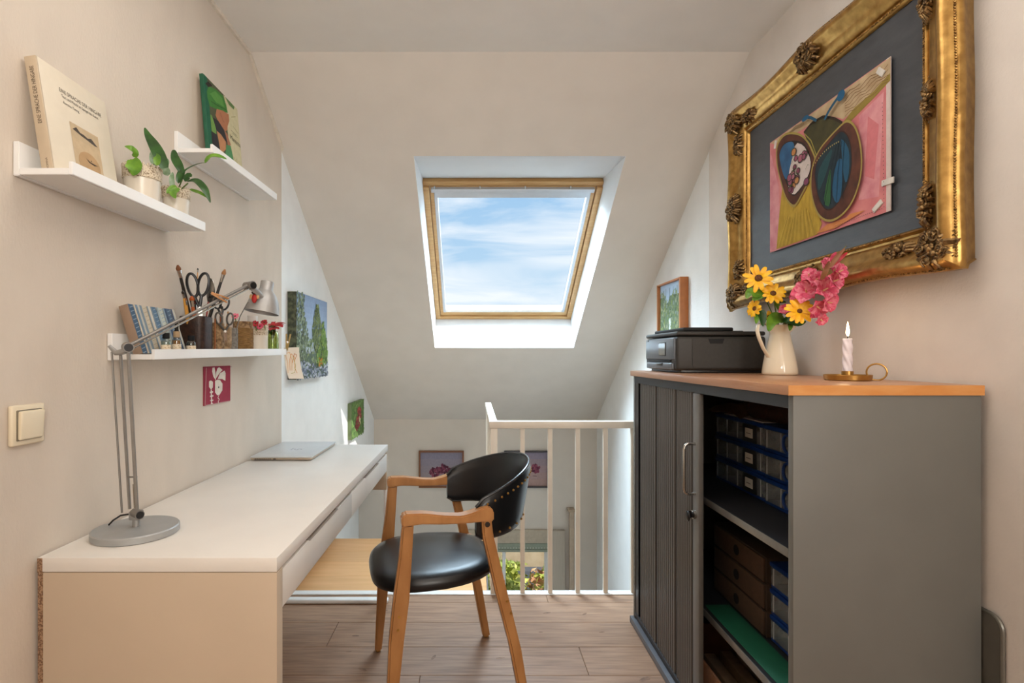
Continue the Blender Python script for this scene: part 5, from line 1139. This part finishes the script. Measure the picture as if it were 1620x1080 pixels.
oL = smooth([(.09, .85), (.10, .93), (.16, .97), (.233, .95), (.337, .873), (.404, .772), (.444, .672), (.469, .598), (.438, .498), (.365, .423), (.3, .338), (.262, .325), (.193, .415), (.149, .552), (.1, .728)])
iL = smooth([(.115, .86), (.173, .913), (.272, .873), (.365, .802), (.418, .694), (.442, .589), (.414, .494), (.337, .427), (.262, .39), (.213, .489), (.153, .651), (.119, .786)])
oR = smooth([(.461, .564), (.519, .655), (.613, .705), (.687, .733), (.737, .744), (.791, .669), (.824, .542), (.837, .401), (.824, .273), (.771, .147), (.687, .082), (.598, .079), (.519, .145), (.469, .27), (.444, .419)])
iR = smooth([(.477, .525), (.535, .616), (.628, .674), (.687, .704), (.737, .647), (.764, .548), (.771, .408), (.744, .297), (.673, .187), (.598, .152), (.535, .228), (.494, .366)])
halo(oL, '#9c8a4a', 1.07); a.poly(oL, mat('pastel_brown', '#5e3322', .85, scale=24, col2='#3c2118', lo=.3, hi=.7)); a.poly(iL, '#2f2420')
a.poly(smooth([(.118, .85), (.173, .905), (.285, .86), (.25, .718), (.20, .55), (.153, .651), (.122, .786)]), mat('pastel_blue', '#2f5f86', .85, scale=24, col2='#244a70', lo=.3, hi=.7))
a.poly(smooth([(.285, .845), (.36, .786), (.412, .678), (.434, .589), (.408, .505), (.335, .44), (.262, .405), (.208, .50), (.218, .622), (.253, .73)], 1), '#c9bcb6')
rr = random.Random(4)
for k in range(22):
    u, v = rr.uniform(.23, .40), rr.uniform(.46, .78); c_ = rr.choice(['#8f4f66', '#a05f70', '#7a3f58', '#b07a4a', '#8a4a60']); q = rr.uniform(.012, .022); a.ell(u, v, q+.006, q*1.3+.008, '#3c342c', 14); a.ell(u, v, q, q*1.3, c_, 14)
for k in range(10): u, v = rr.uniform(.23, .40), rr.uniform(.46, .78); a.line([(u, v), (u+.02, v+.03), (u+.03, v+.02)], .0015, '#4f6a3c')
halo(oR, '#9c8a4a', 1.05); a.poly(oR, MATS['pastel_brown']); halo(iR, '#3a221a', 1.04); a.poly(iR, mat('pastel_dark_teal', '#1c3038', .85, scale=24, col2='#14202a', lo=.3, hi=.7))
for p, c in (([(.636, .418), (.673, .514), (.709, .481), (.704, .329), (.687, .195), (.651, .185), (.621, .281)], '#235170'), ([(.687, .65), (.725, .60), (.755, .521), (.755, .384), (.73, .285), (.709, .383), (.702, .499)], '#24506a'), ([(.551, .222), (.582, .385), (.616, .486), (.613, .342), (.61, .175)], '#2f5a34'), ([(.502, .483), (.567, .57), (.636, .62), (.598, .495), (.543, .374), (.51, .328)], '#23454a')):
    a.poly(smooth(p, 1), c)
for k in range(4): a.line([(.56+k*.05, .2), (.60+k*.035, .4), (.66+k*.02, .62)], .0018, '#12181c')
for k in range(14): a.ell(.47+.016*k, .56+.013*k-.0006*k*k, .004, .006, '#a8955a', 8)
a.line([(.567, .86), (.605, .905), (.643, .935), (.68, .96)], .010, '#24506a'); a.ell(.697, .955, .03, .038, '#24577a'); a.line([(.50, .895), (.45, .95), (.40, .985)], .009, '#24506a'); a.ell(.40, .975, .032, .02, '#24577a')
for k in range(26): a.ell(.988, .03+k*.027, .0025, .004, '#5f4f4c', 6); a.ell(.66+k*.013, .018, .0025, .004, '#5f4f4c', 6)
a.build('pastel_layer', dr)
for i, (u, v, w_, h_, ro) in enumerate(((.945, .94, .030, .016, -.8), (.068, .95, .010, .028, -.25), (.988, .193, .040, .016, -.05), (.925, .058, .036, .015, .55))):
    P_ = V((XD-.0085-i*0, 1.966-u*.570, 1.553+v*.403)); M = Matrix.Translation(P_) @ Matrix.Rotation(-ro, 4, 'X')
    g = G(); g.box(-.002, .002, -w_/2, w_/2, -h_/2, h_/2, bev=.001, M=M)
    tag(g.build('magnet_clip', mat('clip_white', '#cfcac2', .5) if i == 0 else MATS['clip_white'], origin=tuple(P_)), ['white clip at the top right corner of the pastel drawing', 'narrow clip at the top left corner of the pastel drawing', 'white clip on the right edge of the pastel drawing', 'white tilted clip at the lower right corner of the pastel drawing'][i], 'clip')
# power cord hanging on the far side of the cabinet is hidden; nothing more in view
